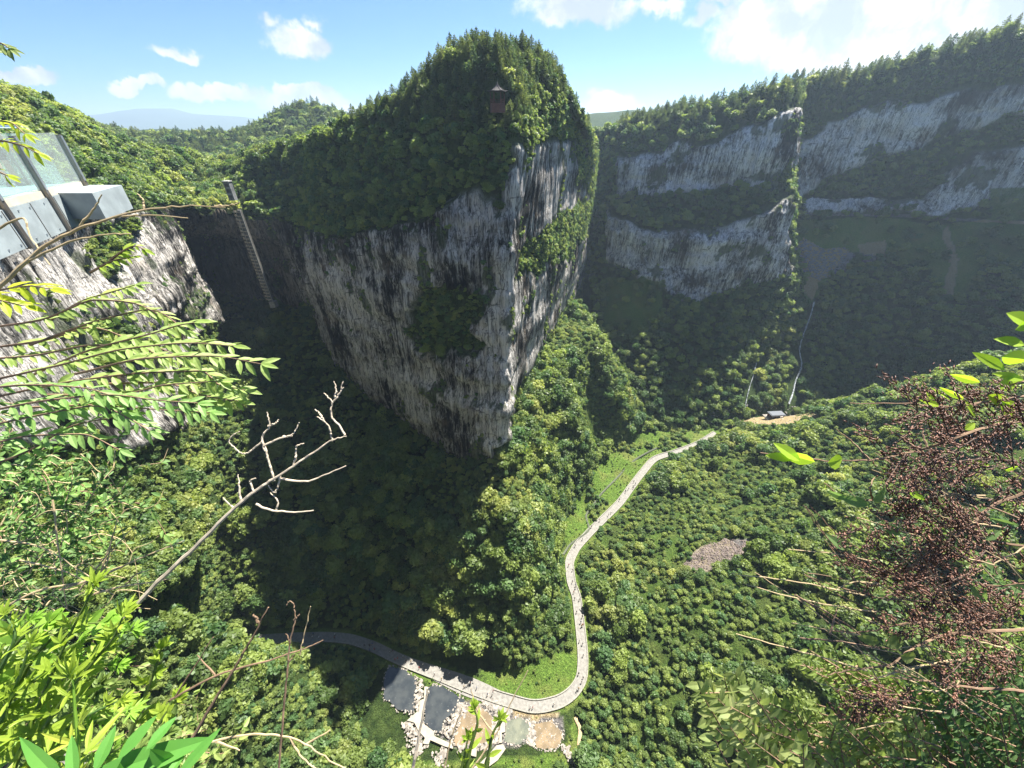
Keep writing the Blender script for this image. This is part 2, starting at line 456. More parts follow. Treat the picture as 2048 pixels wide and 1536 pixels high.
for _ in range(3):
    veg[1:-1, 1:-1] = (veg[1:-1, 1:-1]*2+veg[:-2, 1:-1]+veg[2:, 1:-1]+veg[1:-1, :-2]+veg[1:-1, 2:])/6
G1 = rock_displace(G1, N1, veg, 1-.62*np.clip((G1[..., 0]+3)/4, 0, 1)*(G1[..., 1] > 95))
N1 = gnormals(G1)
# ledge greenery on the rock
patch = fbm(G1*arr(.16, .16, .07), 4, 61)
led = (patch > .26) | ((N1[..., 2] > .55))
cov1 = np.zeros(G1.shape); cov1[..., 0] = np.clip(veg + .75*(led & (veg < .5)), 0, 1)
cs = np.concatenate([[0], np.cumsum(nc1)])
def sub(a, b): return slice(int(cs[a]), int(cs[b])+1)
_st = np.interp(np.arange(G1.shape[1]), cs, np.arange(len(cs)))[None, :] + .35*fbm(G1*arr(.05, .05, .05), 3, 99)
cave_shade1 = np.clip((_st-6.0)/.4, 0, 1)*np.clip((11.6-_st)/1.6, 0, 1)  # cave shade painted into the rock colour, fading out along the wall
surface('left_cliff', G1[:, sub(0, 6)], cov1[:, sub(0, 6)], M_ROCK, cave_shade=cave_shade1[:, sub(0, 6)])
surface('natural_bridge', G1[:, sub(6, 11)], cov1[:, sub(6, 11)], M_ROCK, cave_shade=cave_shade1[:, sub(6, 11)])
surface('rock_peak', G1[:, sub(11, len(nc1))], cov1[:, sub(11, len(nc1))], M_ROCK, cave_shade=cave_shade1[:, sub(11, len(nc1))])

# ---- far cliffs (rows G S B LT UB T C K)
def fs(G_, S, B, LT, UB, T, C, kd=70):
    g = pc(*G_); c = pc(*C)
    k = c*arr(1, 0, 0)*(1+kd/C[2])+arr(0, c[1]+kd, c[2]-8)
    return [g+arr(0, -8, -14), g, pc(*S), pc(*B), pc(*LT), pc(*UB), pc(*T), c, k]
cols = [
 fs((1215, 862, 180), (1190, 650, 228), (1175, 520, 262), (1180, 450, 272), (1190, 390, 287), (1195, 335, 292), (1190, 268, 302)),
 fs((1262, 862, 178), (1245, 680, 214), (1225, 530, 244), (1235, 440, 252), (1240, 380, 265), (1248, 328, 268), (1262, 252, 283)),
 fs((1345, 850, 180), (1350, 690, 204), (1330, 552, 226), (1335, 478, 232), (1350, 370, 249), (1362, 308, 252), (1378, 226, 268)),
 fs((1455, 834, 184), (1440, 700, 203), (1415, 575, 220), (1440, 478, 225), (1452, 367, 240), (1466, 292, 242), (1475, 208, 258)),
 fs((1545, 826, 188), (1530, 700, 204), (1515, 550, 219), (1540, 425, 224), (1535, 370, 231), (1552, 262, 234), (1552, 188, 248)),
 fs((1615, 826, 189), (1595, 690, 208), (1568, 535, 224), (1582, 405, 229), (1570, 366, 233), (1589, 240, 238), (1590, 182, 272)),
 fs((1650, 822, 192), (1635, 640, 225), (1592, 430, 268), (1596, 400, 276), (1600, 335, 281), (1606, 268, 285), (1612, 176, 292)),
 fs((1750, 800, 198), (1740, 600, 228), (1750, 430, 262), (1745, 388, 269), (1740, 290, 276), (1740, 218, 280), (1750, 150, 287)),
 fs((1880, 765, 186), (1880, 580, 214), (1880, 432, 244), (1888, 350, 252), (1900, 268, 258), (1900, 182, 262), (1900, 108, 270)),
 fs((2048, 745, 170), (2048, 570, 200), (2048, 442, 224), (2048, 322, 234), (2048, 232, 239), (2048, 152, 243), (2048, 64, 250)),
 fs((2420, 760, 150), (2420, 590, 176), (2420, 450, 198), (2420, 300, 206), (2420, 180, 209), (2420, 70, 212), (2420, -40, 220)),
 fs((2900, 800, 120), (2900, 610, 140), (2900, 450, 158), (2900, 280, 164), (2900, 120, 168), (2900, -20, 172), (2900, -180, 180)),
]
C2 = np.swapaxes(np.array(cols), 0, 1)
_c0 = arr(0, 0, H)
for _i, _k in ((2, 1.03), (3, 1.06), (4, 1.065), (5, 1.065), (6, 1.065), (7, 1.06), (8, 1.06)): C2[_i] = _c0+(C2[_i]-_c0)*_k
for _i in (3, 4, 5, 6, 7):
    for _j, _k in ((6, .945), (7, .95), (8, .97)): C2[_i, _j] = _c0+(C2[_i, _j]-_c0)*_k
for _j in (4, 5): C2[2, _j] = _c0+(C2[2, _j]-_c0)*1.03
G2, nc2 = loft(C2, .85, .85)
N2 = gnormals(G2)
ROCK2 = [
 [(1226, 392), (1236, 322), (1330, 296), (1440, 280), (1530, 250), (1590, 222), (1586, 330), (1560, 384), (1500, 380), (1400, 376), (1300, 390)],
 [(1215, 425), (1270, 448), (1320, 470), (1450, 458), (1520, 434), (1580, 388), (1576, 556), (1480, 566), (1400, 604), (1350, 604), (1310, 560), (1215, 525)],
 [(1590, 296), (1650, 252), (1740, 206), (1860, 200), (2000, 176), (2300, 136), (2300, 230), (2000, 242), (1900, 276), (1800, 306), (1700, 334), (1640, 352), (1590, 410)],
 [(1592, 398), (1700, 410), (1840, 400), (1890, 336), (1950, 304), (2300, 270), (2300, 372), (1990, 408), (1880, 432), (1592, 424)],
]
rk = anypoly(G2, ROCK2, 22, .07)
veg = 1-rk.astype(float)
for _ in range(2):
    veg[1:-1, 1:-1] = (veg[1:-1, 1:-1]*2+veg[:-2, 1:-1]+veg[2:, 1:-1]+veg[1:-1, :-2]+veg[1:-1, 2:])/6
G2 = rock_displace(G2, N2, veg, 1.1)
N2 = gnormals(G2)
led = fbm(G2*arr(.12, .12, .08), 4, 71) > .24
GRASS2 = [[(1195, 560), (1330, 562), (1325, 660), (1220, 690)], [(1585, 440), (2100, 442), (2100, 520), (1900, 545), (1700, 500), (1600, 620)], [(1880, 480), (2000, 500), (1930, 600), (1860, 590)], [(1980, 380), (2100, 370), (2100, 440), (1990, 440)]]
SCREE2 = [[(1580, 490), (1610, 478), (1650, 500), (1690, 492), (1715, 515), (1690, 540), (1640, 560), (1600, 545)], [(1715, 490), (1770, 482), (1775, 512), (1730, 530)], [(1895, 450), (1915, 520), (1905, 590), (1885, 590), (1900, 530), (1885, 460)], [(1602, 545), (1640, 556), (1628, 600), (1612, 590)]]
ROAD2 = [[(1590, 424), (1800, 428), (1900, 436), (2100, 444), (2100, 450), (1900, 441), (1800, 434), (1590, 429)]]
gr2 = anypoly(G2, GRASS2, 16, .05); sc2 = anypoly(G2, SCREE2, 6, .2) | anypoly(G2, ROAD2, 2, .1)
cov2 = np.zeros(G2.shape); cov2[..., 0] = np.clip(veg+.8*(led & (veg < .5)), 0, 1); cov2[..., 1] = gr2*.85; cov2[..., 2] = sc2
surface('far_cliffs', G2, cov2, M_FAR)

# ---- valley ground, right slope, talus of the peak and near spur: one sheet
pathpx = [(1432, 866), (1395, 888), (1350, 905), (1312, 917), (1285, 945), (1262, 975), (1240, 1005), (1205, 1040), (1175, 1070), (1150, 1100), (1139, 1130), (1142, 1160), (1154, 1200), (1160, 1250), (1165, 1300), (1164, 1350), (1145, 1385), (1110, 1406), (1070, 1413), (1020, 1402), (960, 1382), (880, 1350), (800, 1318), (740, 1290), (690, 1276), (640, 1273), (560, 1276), (510, 1280), (475, 1290), (430, 1312)]
PATH = [P(u, v, z=0.0) for u, v in pathpx]
ctl = [tuple(p) for p in PATH]
ctl += [(-96, 62, 0), (-112, 66, 0), (-120, 50, 0), (-100, 45, 0)]
ctl += [(-85, 76, 10), (-60, 76, 9), (-100, 90, 24), (-75, 92, 27), (-50, 90, 27), (-30, 78, 18), (-20, 68, 9), (-110, 112, 44), (-80, 115, 47), (-112, 140, 55), (-85, 140, 57), (-140, 170, 64), (-120, 185, 70), (-145, 200, 70)]
ctl += [tuple(pc(*a)+arr(0, 0, -1)) for a in ((992, 892, 100), (925, 908, 107), (860, 870, 118), (780, 814, 130), (700, 748, 144), (625, 625, 168), (1022, 835, 117), (1075, 724, 151), (1115, 652, 198), (1150, 600, 232))]
ctl += [(-3, 84, 42), (-1, 70, 22), (0, 60, 10), (2, 55, 3), (10, 55, 1), (14, 70, 3), (7, 84, 25), (16, 122, 36), (22, 108, 5), (28, 140, 40), (47, 185, 55), (59, 170, 27), (100, 235, -25), (150, 238, -25), (200, 235, -25), (255, 225, -25), (80, 225, -12), (120, 212, -14), (170, 214, -14), (215, 205, -10), (310, 205, -10), (90, 200, -8), (30, 125, 3), (44, 148, 3), (52, 160, 5), (66, 168, 0), (75, 166, 0), (5, 60, 7), (-12, 62, 10), (-12, 72, 20), (-10, 90, 42)]
ctl += [(90, 172, 0), (105, 176, 0), (125, 182, 0), (145, 187, 1), (165, 186, 2), (60, 150, 0), (40, 122, 0), (28, 100, 0), (50, 135, 0), (24, 90, 0)]
# right slope
ctl += [(140, 164, 13), (165, 153, 34), (203, 136, 72), (260, 115, 112), (330, 100, 150), (182, 182, 8), (205, 168, 28), (235, 160, 48), (300, 140, 80)]
ctl += [(62, 103, 6), (90, 86, 24), (130, 70, 58), (180, 52, 92), (240, 30, 128), (48, 62, 10), (75, 50, 29), (110, 35, 54), (150, 15, 80), (220, 0, 120), (38, 32, 4), (60, 20, 22), (90, 5, 50), (130, -15, 80), (92, 142, 3), (120, 122, 19), (105, 160, 2), (75, 132, 2), (110, 150, 6), (128, 150, 13), (150, 102, 56), (190, 90, 88), (33, 60, 2), (33, 75, 1)]
# ponds
ctl += [(x, y, -.1) for x, y in ((-10, 38), (-40, 43), (18, 40), (0, 28), (-27, 32), (10, 30), (-20, 25), (0, 10), (20, 15), (-45, 55), (-45, 35), (-50, 45), (8, 45), (-5, 45))]
# near spur at the left
ctl += [(-82, 20, 92), (-78, 34, 80), (-69, 28, 52), (-68, 41, 48), (-63, 28, 25), (-61, 39, 20), (-54, 28, 4), (-55, 44, 2), (-76, 49, 20), (-72, 58, 0), (-60, 58, 0), (-60, 10, 30), (-40, 5, 10), (-90, 0, 100)]
ctl = np.array(ctl)
_keep = []
for _i in range(len(ctl)):
    if all(np.hypot(*(ctl[_i, :2]-ctl[_j, :2])) > 3.5 for _j in _keep): _keep.append(_i)
ctl = ctl[_keep]
def rbf_fit(c, eps=5.0, lam=.6):
    d = np.sqrt(((c[:, None, :2]-c[None, :, :2])**2).sum(-1)+eps**2)
    A = -d + 0.0
    n = len(c); K = np.zeros((n+1, n+1)); K[:n, :n] = A + np.eye(n)*lam; K[:n, n] = 1; K[n, :n] = 1
    return np.linalg.solve(K, np.append(c[:, 2], 0)), eps
_rw, _eps = rbf_fit(ctl)
def ground_z(x, y):
    sh = np.shape(x); x = np.ravel(x); y = np.ravel(y); out = np.empty(x.size)
    for i in range(0, x.size, 40000):
        d = np.sqrt((x[i:i+40000, None]-ctl[None, :, 0])**2+(y[i:i+40000, None]-ctl[None, :, 1])**2+_eps**2)
        out[i:i+40000] = -(d @ _rw[:-1])+_rw[-1]
    return out.reshape(sh)
def dist_poly(x, y, line):
    d = np.full(np.shape(x), 1e9)
    for a, b in zip(line[:-1], line[1:]):
        ax, ay = a[0], a[1]; bx, by = b[0]-ax, b[1]-ay
        t = np.clip(((x-ax)*bx+(y-ay)*by)/(bx*bx+by*by+1e-9), 0, 1)
        d = np.minimum(d, np.hypot(x-ax-t*bx, y-ay-t*by))
    return d
gx = np.arange(-190, 340.1, 1.0); gy = np.arange(-25, 235.1, 1.0)
GX, GY = np.meshgrid(gx, gy)
GZ = ground_z(GX, GY)
pd = dist_poly(GX, GY, PATH)
pondc = [P(u, v, z=0) for u, v in ((800, 1400), (950, 1400), (1080, 1460), (930, 1480))]
pdd = np.minimum(dist_poly(GX, GY, pondc), 1e9)
wgt = np.clip((pd-3.5)/8, 0, 1)*np.clip((pdd-12)/8, 0, 1)
g3 = np.stack([GX, GY, GZ], -1)
GZ = np.where(pd < 3.6, np.minimum(GZ*0-.12, .0), GZ*np.clip((pd-3.6)/3, 0, 1)**.7 + -.12*(1-np.clip((pd-3.6)/3, 0, 1)))
GZ = GZ + wgt*(1.6*fbm(g3*arr(.06, .06, 0), 3, 51)+.6*fbm(g3*arr(.3, .3, 0), 3, 52))
GZ = np.where(pdd < 12, np.minimum(GZ, -.10), GZ)
G3 = np.stack([GX, GY, GZ], -1)
GRASS3 = [[(1440, 848), (1360, 850), (1240, 875), (1195, 930), (1120, 1050), (1118, 1120), (1180, 1060), (1290, 930), (1425, 872)], [(960, 1345), (1060, 1330), (1150, 1290), (1160, 1370), (1100, 1400), (1000, 1395)],
          [(700, 1500), (820, 1540), (1180, 1540), (1150, 1430), (1130, 1500), (1000, 1520), (850, 1520)]]
SCREE3 = [[(1365, 1130), (1400, 1095), (1450, 1078), (1520, 1083), (1470, 1120), (1400, 1148)], [(900, 1400), (1040, 1415), (1120, 1430), (1130, 1480), (1000, 1500), (900, 1490), (840, 1440)]]
SAND3 = [[(1395, 815), (1500, 808), (1620, 815), (1640, 840), (1560, 850), (1480, 856), (1410, 850)]]
cov3 = np.zeros(G3.shape); cov3[..., 0] = 1
cov3[..., 1] = anypoly(G3, GRASS3, 8, .2); cov3[..., 2] = anypoly(G3, SCREE3, 5, .3) | anypoly(G3, SAND3, 8, .1)
nearpath = (dist_poly(GX, GY, PATH) < 3.2)
cov3[..., 1] = np.maximum(cov3[..., 1], nearpath*.9)
cov3[..., 1] = np.maximum(cov3[..., 1], anypoly(G3, SAND3, 8, .1))
cov3[..., 1] = np.maximum(cov3[..., 1], .8*((fbm(G3*arr(.055, .055, .0), 3, 44) < -.12) & (GX > 35))*(.5+.5*fbm(G3*.2, 3, 12)))
surface('valley_ground', G3, cov3, M_ROCK)
# ---- the cliff the viewer stands on, under and behind the camera
cl = []
for x, yb in ((-140, 10), (-80, 4), (-40, 0), (-10, -3), (0, -3), (12, -3), (45, -4), (80, -8), (140, -30)):
    cl.append([arr(x, yb+6, -10), arr(x, yb+2, 50), arr(x, yb, 100), arr(x, yb-1.2, 146.5), arr(x*1.02, yb-14, 149), arr(x*1.1, yb-60, 152)])
G4, _ = loft(np.swapaxes(np.array(cl), 0, 1), 1.5, 1.5)
N4 = gnormals(G4)
cov4 = np.zeros(G4.shape); cov4[..., 0] = (fbm(G4*.1, 3, 2) > 0)*.9
surface('viewpoint_cliff', rock_displace(G4, N4, cov4[..., 0], .6)-arr(0, 1.5, 0), cov4, M_ROCK)

# ---- plateau and hills behind, out to the horizon
def hills_z(x, y):
    z = 122 + 0*x
    for (cx, cy, a, sx, sy) in ((-188, 440, 30, 56, 70), (-205, 450, 12, 80, 60), (-285, 430, 11, 40, 60), (-420, 330, 44, 95, 120), (-330, 310, 16, 60, 70), (-620, 300, 60, 140, 160), (-40, 620, 6, 120, 90), (190, 900, 50, 200, 120), (500, 700, 60, 220, 200), (-700, 900, 25, 200, 150)):
        z = z + a*np.exp(-((x-cx)/sx)**2-((y-cy)/sy)**2)
    p = np.stack([x, y, 0*x], -1)
    return z + 5*fbm(p*.012, 4, 91)*np.clip((y-230)/80, 0, 1)
hx = np.concatenate([np.arange(-1400, -700, 30), np.arange(-700, 400, 6), np.arange(400, 1500, 30)]); hy = np.concatenate([np.arange(214, 700, 6), np.arange(700, 1600, 25)])
HX, HY = np.meshgrid(hx, hy); HZ = hills_z(HX, HY)
# keep it below the gorge rim where the rim itself is modelled
HZ = np.where((HY < 330) & (HX > -60), HZ-170*np.clip((350-HY)/60, 0, 1)*np.clip((HX+60)/40, 0, 1), HZ)
HZ = np.where((HY < 262) & (HX > -300) & (HX <= -60), HZ-80, HZ)
G5 = np.stack([HX, HY, HZ], -1)
cov5 = np.zeros(G5.shape); cov5[..., 0] = 1
M_HILL = M_FAR
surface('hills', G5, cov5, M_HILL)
ang = np.linspace(0, 2*math.pi, 97)[:-1]; rad = [900, 1500, 3000, 7000, 16000]
V = np.array([(r*math.cos(a), r*math.sin(a), 60 if r < 2000 else 80) for r in rad for a in ang])
F = np.array([(i*96+j, i*96+(j+1) % 96, (i+1)*96+(j+1) % 96, (i+1)*96+j) for i in range(4) for j in range(96)])
me = mesh_np('far_ground', V, F, [M_HILL]); ca = me.color_attributes.new('cover', 'FLOAT_COLOR', 'POINT')
ca.data.foreach_set('color', np.tile([1, 0, 0, 1], len(V)).astype(np.float32))
o = link(bpy.data.objects.new('ground', me)); o['kind'] = 'structure'
# far mountains, kilometres away
mx_, my_ = np.meshgrid(np.linspace(-6500, 2500, 260), np.linspace(4200, 6400, 60))
pm = np.stack([mx_, my_, 0*mx_], -1)
env = np.exp(-((my_-5200)/700)**2)
mz = 80 + env*(150+50*fbm(pm*.0009, 4, 13)+50*np.exp(-((mx_+3900)/900)**2)+40*np.clip(fbm(pm*.0018, 2, 5)*3, 0, 1) - 130*np.exp(-((mx_+1500)/900)**2) - 60*(mx_ > -600))
G6 = np.stack([mx_, my_, mz], -1)
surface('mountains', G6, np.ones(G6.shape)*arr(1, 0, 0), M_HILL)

# ------------------------------------------------------------------ tree prototypes
def crown_mesh(name, mat, seed, nleaf=900, nlobe=9, leaf=.075, flat=.85, droop=0.0, core=True):
    r = np.random.default_rng(seed)
    lc = []; lr = []
    for k in range(nlobe):
        a = r.uniform(0, 2*math.pi); rr = .30*math.sqrt(r.uniform()); h = r.uniform(.30, .78)
        if k == 0: rr, h = 0, .68
        lc.append((rr*math.cos(a), rr*math.sin(a), h)); lr.append(r.uniform(.17, .27)*(1.15 if k == 0 else 1))
    lc = np.array(lc); lr = np.array(lr)
    k = r.integers(0, nlobe, nleaf)
    d = r.normal(size=(nleaf, 3)); d /= np.linalg.norm(d, axis=1, keepdims=True); d[:, 2] = np.where(d[:, 2] < -.35, -d[:, 2], d[:, 2])
    rad = lr[k]*(.70+.55*r.uniform(size=nleaf)**1.3)*(1+.18*np.sin(d[:, 0]*9+k)*np.sin(d[:, 1]*9+2*k)*np.sin(d[:, 2]*8))
    c = lc[k]+d*rad[:, None]*arr(1, 1, flat)
    n = d + r.normal(size=(nleaf, 3))*.75; n[:, 2] += .35; n /= np.linalg.norm(n, axis=1, keepdims=True)
    t = np.cross(n, r.normal(size=(nleaf, 3))); t /= np.linalg.norm(t, axis=1, keepdims=True)
    b = np.cross(n, t); s = leaf*r.uniform(.6, 1.35, nleaf)[:, None]
    V = np.stack([c-t*s*.55, c-b*s*.9*.6, c+t*s*.55, c+b*s*.9], 1).reshape(-1, 3)
    F = np.arange(nleaf*4).reshape(-1, 4)
    if core:
        Vs = [V]; Fs = [F]; off = len(V)
        for q in range(nlobe):
            nu, nv = 7, 5
            pts = []
            for i in range(nv):
                th = math.pi*(i+.5)/nv
                for j in range(nu):
                    ph = 2*math.pi*(j+.5*(i % 2))/nu
                    pts.append(lc[q]+lr[q]*.64*arr(math.sin(th)*math.cos(ph), math.sin(th)*math.sin(ph), flat*math.cos(th)))
            ff = [(i*nu+j, (i+1)*nu+j, (i+1)*nu+(j+1) % nu, i*nu+(j+1) % nu) for i in range(nv-1) for j in range(nu)]
            Vs.append(np.array(pts)); Fs.append(np.array(ff)+off); off += len(pts)
        V = np.concatenate(Vs); F = np.concatenate(Fs)
    return mesh_np(name, V, F, [mat])
def pine_mesh(name, mat, seed, nw=13, leaf=.05):
    r = np.random.default_rng(seed); V = []; F = []
    for i in range(nw):
        h = .22+.74*i/(nw-1); R = .19*(1-(i/(nw-1))**2.6)+.035
        nb = int(9-4*i/nw)
        a0 = r.uniform(0, 6.28)
        for k in range(nb):
            a = a0+6.283*k/nb+r.normal()*.25; L = R*r.uniform(.45, 1.35)
            dx, dy = math.cos(a), math.sin(a)
            nt = max(3, int(9*L/.2))
            for q in range(nt):
                f = (q+1)/nt; c = np.array([dx*L*f, dy*L*f, h+L*f*(.22 if i > nw*.5 else .05)+r.normal()*.006])
                for _ in range(3):
                    n = r.normal(size=3); n /= np.linalg.norm(n)
                    t = arr(dx, dy, .7)+r.normal(size=3)*.6; t /= np.linalg.norm(t); b = np.cross(n, t); b /= np.linalg.norm(b)+1e-6
                    s = leaf*r.uniform(.6, 1.2); o_ = len(V)
                    V += [c-t*s*.3, c-b*s*.28, c+t*s, c+b*s*.28]; F.append((o_, o_+1, o_+2, o_+3))
    for _ in range(12):
        o_ = len(V); c = arr(0, 0, 1.0)+r.normal(size=3)*.008; n = r.normal(size=3); t = arr(0, 0, 1.)+r.normal(size=3)*.3; b = np.cross(n, t); b /= np.linalg.norm(b)
        V += [c-t*.02, c-b*.01, c+t*.05, c+b*.01]; F.append((o_, o_+1, o_+2, o_+3))
    return mesh_np(name, np.array(V), np.array(F), [mat])
def trunk_mesh(name, hgt, r0, limbs=4, seed=0):
    b = MB(); R = random.Random(seed)
    b.tube([(0, 0, -.12), (0.006, 0, hgt*.5), (-.008, .006, hgt)], [r0, r0*.75, r0*.35], 6)
    for k in range(limbs):
        a = 6.28*k/max(limbs, 1)+R.uniform(-.4, .4); z0 = hgt*R.uniform(.45, .8)
        b.tube([(0, 0, z0), (.12*math.cos(a), .12*math.sin(a), z0+.1), (.24*math.cos(a), .24*math.sin(a), z0+.17)], [r0*.45, r0*.3, r0*.12], 4)
    o = b.build(name, M_BARK); me = o.data; bpy.data.objects.remove(o); return me
BROAD = [crown_mesh('crown', M_LEAF, s, nl, nb, lf) for s, nl, nb, lf in ((1, 1150, 9, .075), (2, 1300, 13, .062))]
BROAD += [crown_mesh('crown', M_LEAF, 3, 900, 6, .10, 1.15), crown_mesh('crown', M_LEAF, 4, 1000, 12, .085, .55), crown_mesh('crown', M_LEAF, 5, 700, 5, .12, .8)]
SHRUB = [crown_mesh('foliage', M_SHRUB, s, 800, nb, .10) for s, nb in ((11, 7), (12, 6), (13, 8))]
PINES = [pine_mesh('crown', M_PINE, s) for s in (21, 22, 23)]
TR_B = trunk_mesh('trunk', .6, .022, 4, 1); TR_P = trunk_mesh('trunk', .98, .016, 0, 2)

# ------------------------------------------------------------------ scatter
pts = []   # (x,y,z, kind 0 broad 1 pine 2 shrub, scale, region)
def scatter(G, dens, mask, kindf, sizef, region, spacing=None, seed=0):
    r = np.random.default_rng(seed)
    c = (G[:-1, :-1]+G[1:, 1:])/2
    ar = np.linalg.norm(np.cross(G[1:, 1:]-G[:-1, :-1], G[:-1, 1:]-G[1:, :-1]), axis=-1)/2
    w = (ar*mask[:-1, :-1]*dens).ravel()
    n = int(w.sum())
    if n == 0: return
    idx = r.choice(w.size, n, p=w/w.sum())
    i, j = np.unravel_index(idx, ar.shape)
    a, b = r.uniform(size=(2, n, 1))
    p = G[i, j]*(1-a)*(1-b)+G[i+1, j]*a*(1-b)+G[i, j+1]*(1-a)*b+G[i+1, j+1]*a*b
    k = kindf(p, r); s = sizef(p, k, r)
    if spacing:
        cell = np.floor(p/(spacing)).astype(np.int64)
        _, keep = np.unique(cell[:, 0]*73856093 ^ cell[:, 1]*19349663 ^ cell[:, 2]*83492791, return_index=True)
        p, k, s = p[keep], k[keep], s[keep]
    pts.append(np.column_stack([p, k, s, np.full(len(p), region)]))
vegm = cov1[..., 0] > .85
is_peak_top = lambda p: (p[:, 0] > -75) & (p[:, 2] > 140) & (p[:, 1] < 260)
# forest on gorge wall: steep parts get small hanging shrubs
steep = np.clip(N1[..., 2], 0, 1)
main = veg_main = (cov1[..., 0] > .85) & ~(led[:G1.shape[0], :G1.shape[1]] if False else False)
top = (G1[..., 2] > 118)
def k1(p, r):
    n = len(p); k = np.zeros(n)
    pt = is_peak_top(p)
    k[pt & (r.uniform(size=n) < .75) & (p[:, 2] > 149)] = 1
    rid = (p[:, 1] > 170) & (p[:, 0] < -20) & (p[:, 2] > 120) & (r.uniform(size=n) < .35); k[rid] = 1
    return k
def s1(p, k, r):
    n = len(p); s = 1.3+3.3*r.uniform(size=n)**1.8
    s = np.where(p[:, 0] < -75, s*1.35, s)
    s = np.where(k == 1, 2.6+2.9*r.uniform(size=n)**1.4+.5*(p[:, 2] > 160), s)
    return s
scatter(G1, .75, vegm & (steep > .30), k1, s1, 1, 1.15, 1)
scatter(G1, .50, vegm & (steep <= .30), lambda p, r: np.full(len(p), 2.), lambda p, k, r: r.uniform(1.5, 3.0, len(p)), 1, 1.2, 2)
scatter(G1, .22, (veg[:1, :1] if False else (cov1[..., 0] > .6)) & (cov1[..., 0] < .85), lambda p, r: np.full(len(p), 2.), lambda p, k, r: r.uniform(.8, 1.9, len(p)), 1, 1.2, 3)
# far cliffs
v2 = (cov2[..., 0] > .85); nog = 1-gr2*.85
def k2(p, r):
    k = np.zeros(len(p)); k[(p[:, 2] > 148) & (r.uniform(size=len(p)) < .6)] = 1; return k
scatter(G2, .115, (v2 & (N2[..., 2] > .2))*nog*(1-sc2), k2, lambda p, k, r: np.where(k == 1, r.uniform(6, 10, len(p)), r.uniform(3.6, 6.8, len(p))), 2, 2.5, 4)
scatter(G2, .22, (v2 & (N2[..., 2] <= .2)), lambda p, r: np.full(len(p), 2.), lambda p, k, r: r.uniform(2.0, 4.2, len(p)), 2, 2.0, 5)
scatter(G2, .05, (cov2[..., 0] > .6) & (cov2[..., 0] <= .85), lambda p, r: np.full(len(p), 2.), lambda p, k, r: r.uniform(1.2, 2.4, len(p)), 2, 2.0, 6)
# valley
clear = (dist_poly(GX, GY, PATH) > 2.7)
open_ = (fbm(G3*arr(.055, .055, .0), 3, 44) < -.12) & (GX > 35)
brl = [P(u, v, z=0.0) for u, v in ((640, 1279), (600, 1296), (550, 1312), (500, 1325), (470, 1340))]
clear &= dist_poly(GX, GY, brl) > 2.6
m3 = (cov3[..., 2] < .5) & ((cov3[..., 1] < .5) | open_) & clear & (G3[..., 1] > 8) & (pdd > 12)
def s3(p, k, r):
    n = len(p); big = fbm(p*.05, 3, 44)
    s = np.where(r.uniform(size=n) < .22+1.0*big, 3.2+5.0*r.uniform(size=n)**1.6, r.uniform(1.0, 2.9, n))
    d = dist_poly(p[:, 0], p[:, 1], PATH)
    return np.minimum(s, np.maximum(1.0, (d-1.8)*1.3))
def k3(p, r):
    return np.where(r.uniform(size=len(p)) < .35-.9*fbm(p*.05, 3, 44), 2., 0.)
scatter(G3, .62, m3 & ~open_, k3, s3, 3, 1.15, 7)
scatter(G3, 1.3, m3 & open_ & (fbm(G3*arr(.35, .35, 0), 3, 88) > -.16), lambda p, r: np.full(len(p), 2.), lambda p, k, r: .5+2.6*r.uniform(size=len(p))**3, 3, .35, 17)
mg = (cov3[..., 1] > .5) & clear
scatter(G3, .16, mg, lambda p, r: np.full(len(p), 2.), lambda p, k, r: r.uniform(.3, .9, len(p)), 3, .6, 8)
# hills
hm = (G5[..., 1] < 760) & (G5[..., 2] > 105) & (G5[..., 0] > -760) & (G5[..., 0] < 420)
scatter(G5, .045, hm, lambda p, r: np.where(r.uniform(size=len(p)) < .4, 1., 0.), lambda p, k, r: np.where(k == 1, r.uniform(7, 10, len(p)), r.uniform(5, 8.5, len(p))), 4, 3.6, 9)
ALL = np.concatenate(pts)
# keep trees off what they would hide or stand in: pavilion, lift, waterfalls, shelter
_u, _v, _f = project(ALL[:, :3]+np.stack([0*ALL[:, 4], 0*ALL[:, 4], ALL[:, 4]*.5], -1))
kill = np.zeros(len(ALL), bool)
for poly, far in (([(970, 150), (1022, 150), (1026, 222), (966, 212)], 102), ([(460, 372), (478, 372), (545, 600), (505, 605)], 190),
                  ([(1615, 596), (1638, 596), (1612, 720), (1590, 822), (1566, 822), (1588, 720)], 400), ([(1505, 722), (1524, 722), (1500, 822), (1482, 822)], 400),
                  ([(1512, 805), (1590, 805), (1590, 850), (1512, 850)], 400)):
    kill |= inpoly(_u, _v, poly) & (_f < far)
ALL = ALL[~kill]
print('trees', len(ALL))
bvh = BVHTree.FromPolygons(np.concatenate(BVH_V).tolist(), np.concatenate(BVH_F).tolist())
U, Vv, Fz = project(ALL[:, :3]+np.stack([0*ALL[:, 4], 0*ALL[:, 4], ALL[:, 4]*.5], -1))
size = ALL[:, 4]/np.maximum(Fz, 1)*(Fz > 1)
inview = (U > -10) & (U < 2058) & (Vv > -10) & (Vv < 1546) & (Fz > 1)
def visible(p, s):
    for h in (.9, .5):
        q = Vector((p[0], p[1], p[2]+s*h+.6)); c = Vector((0, 0, H)); d = c-q; L = d.length
        if bvh.ray_cast(q, d/L, L)[0] is None: return True
    return False
order = np.argsort(-size*inview)
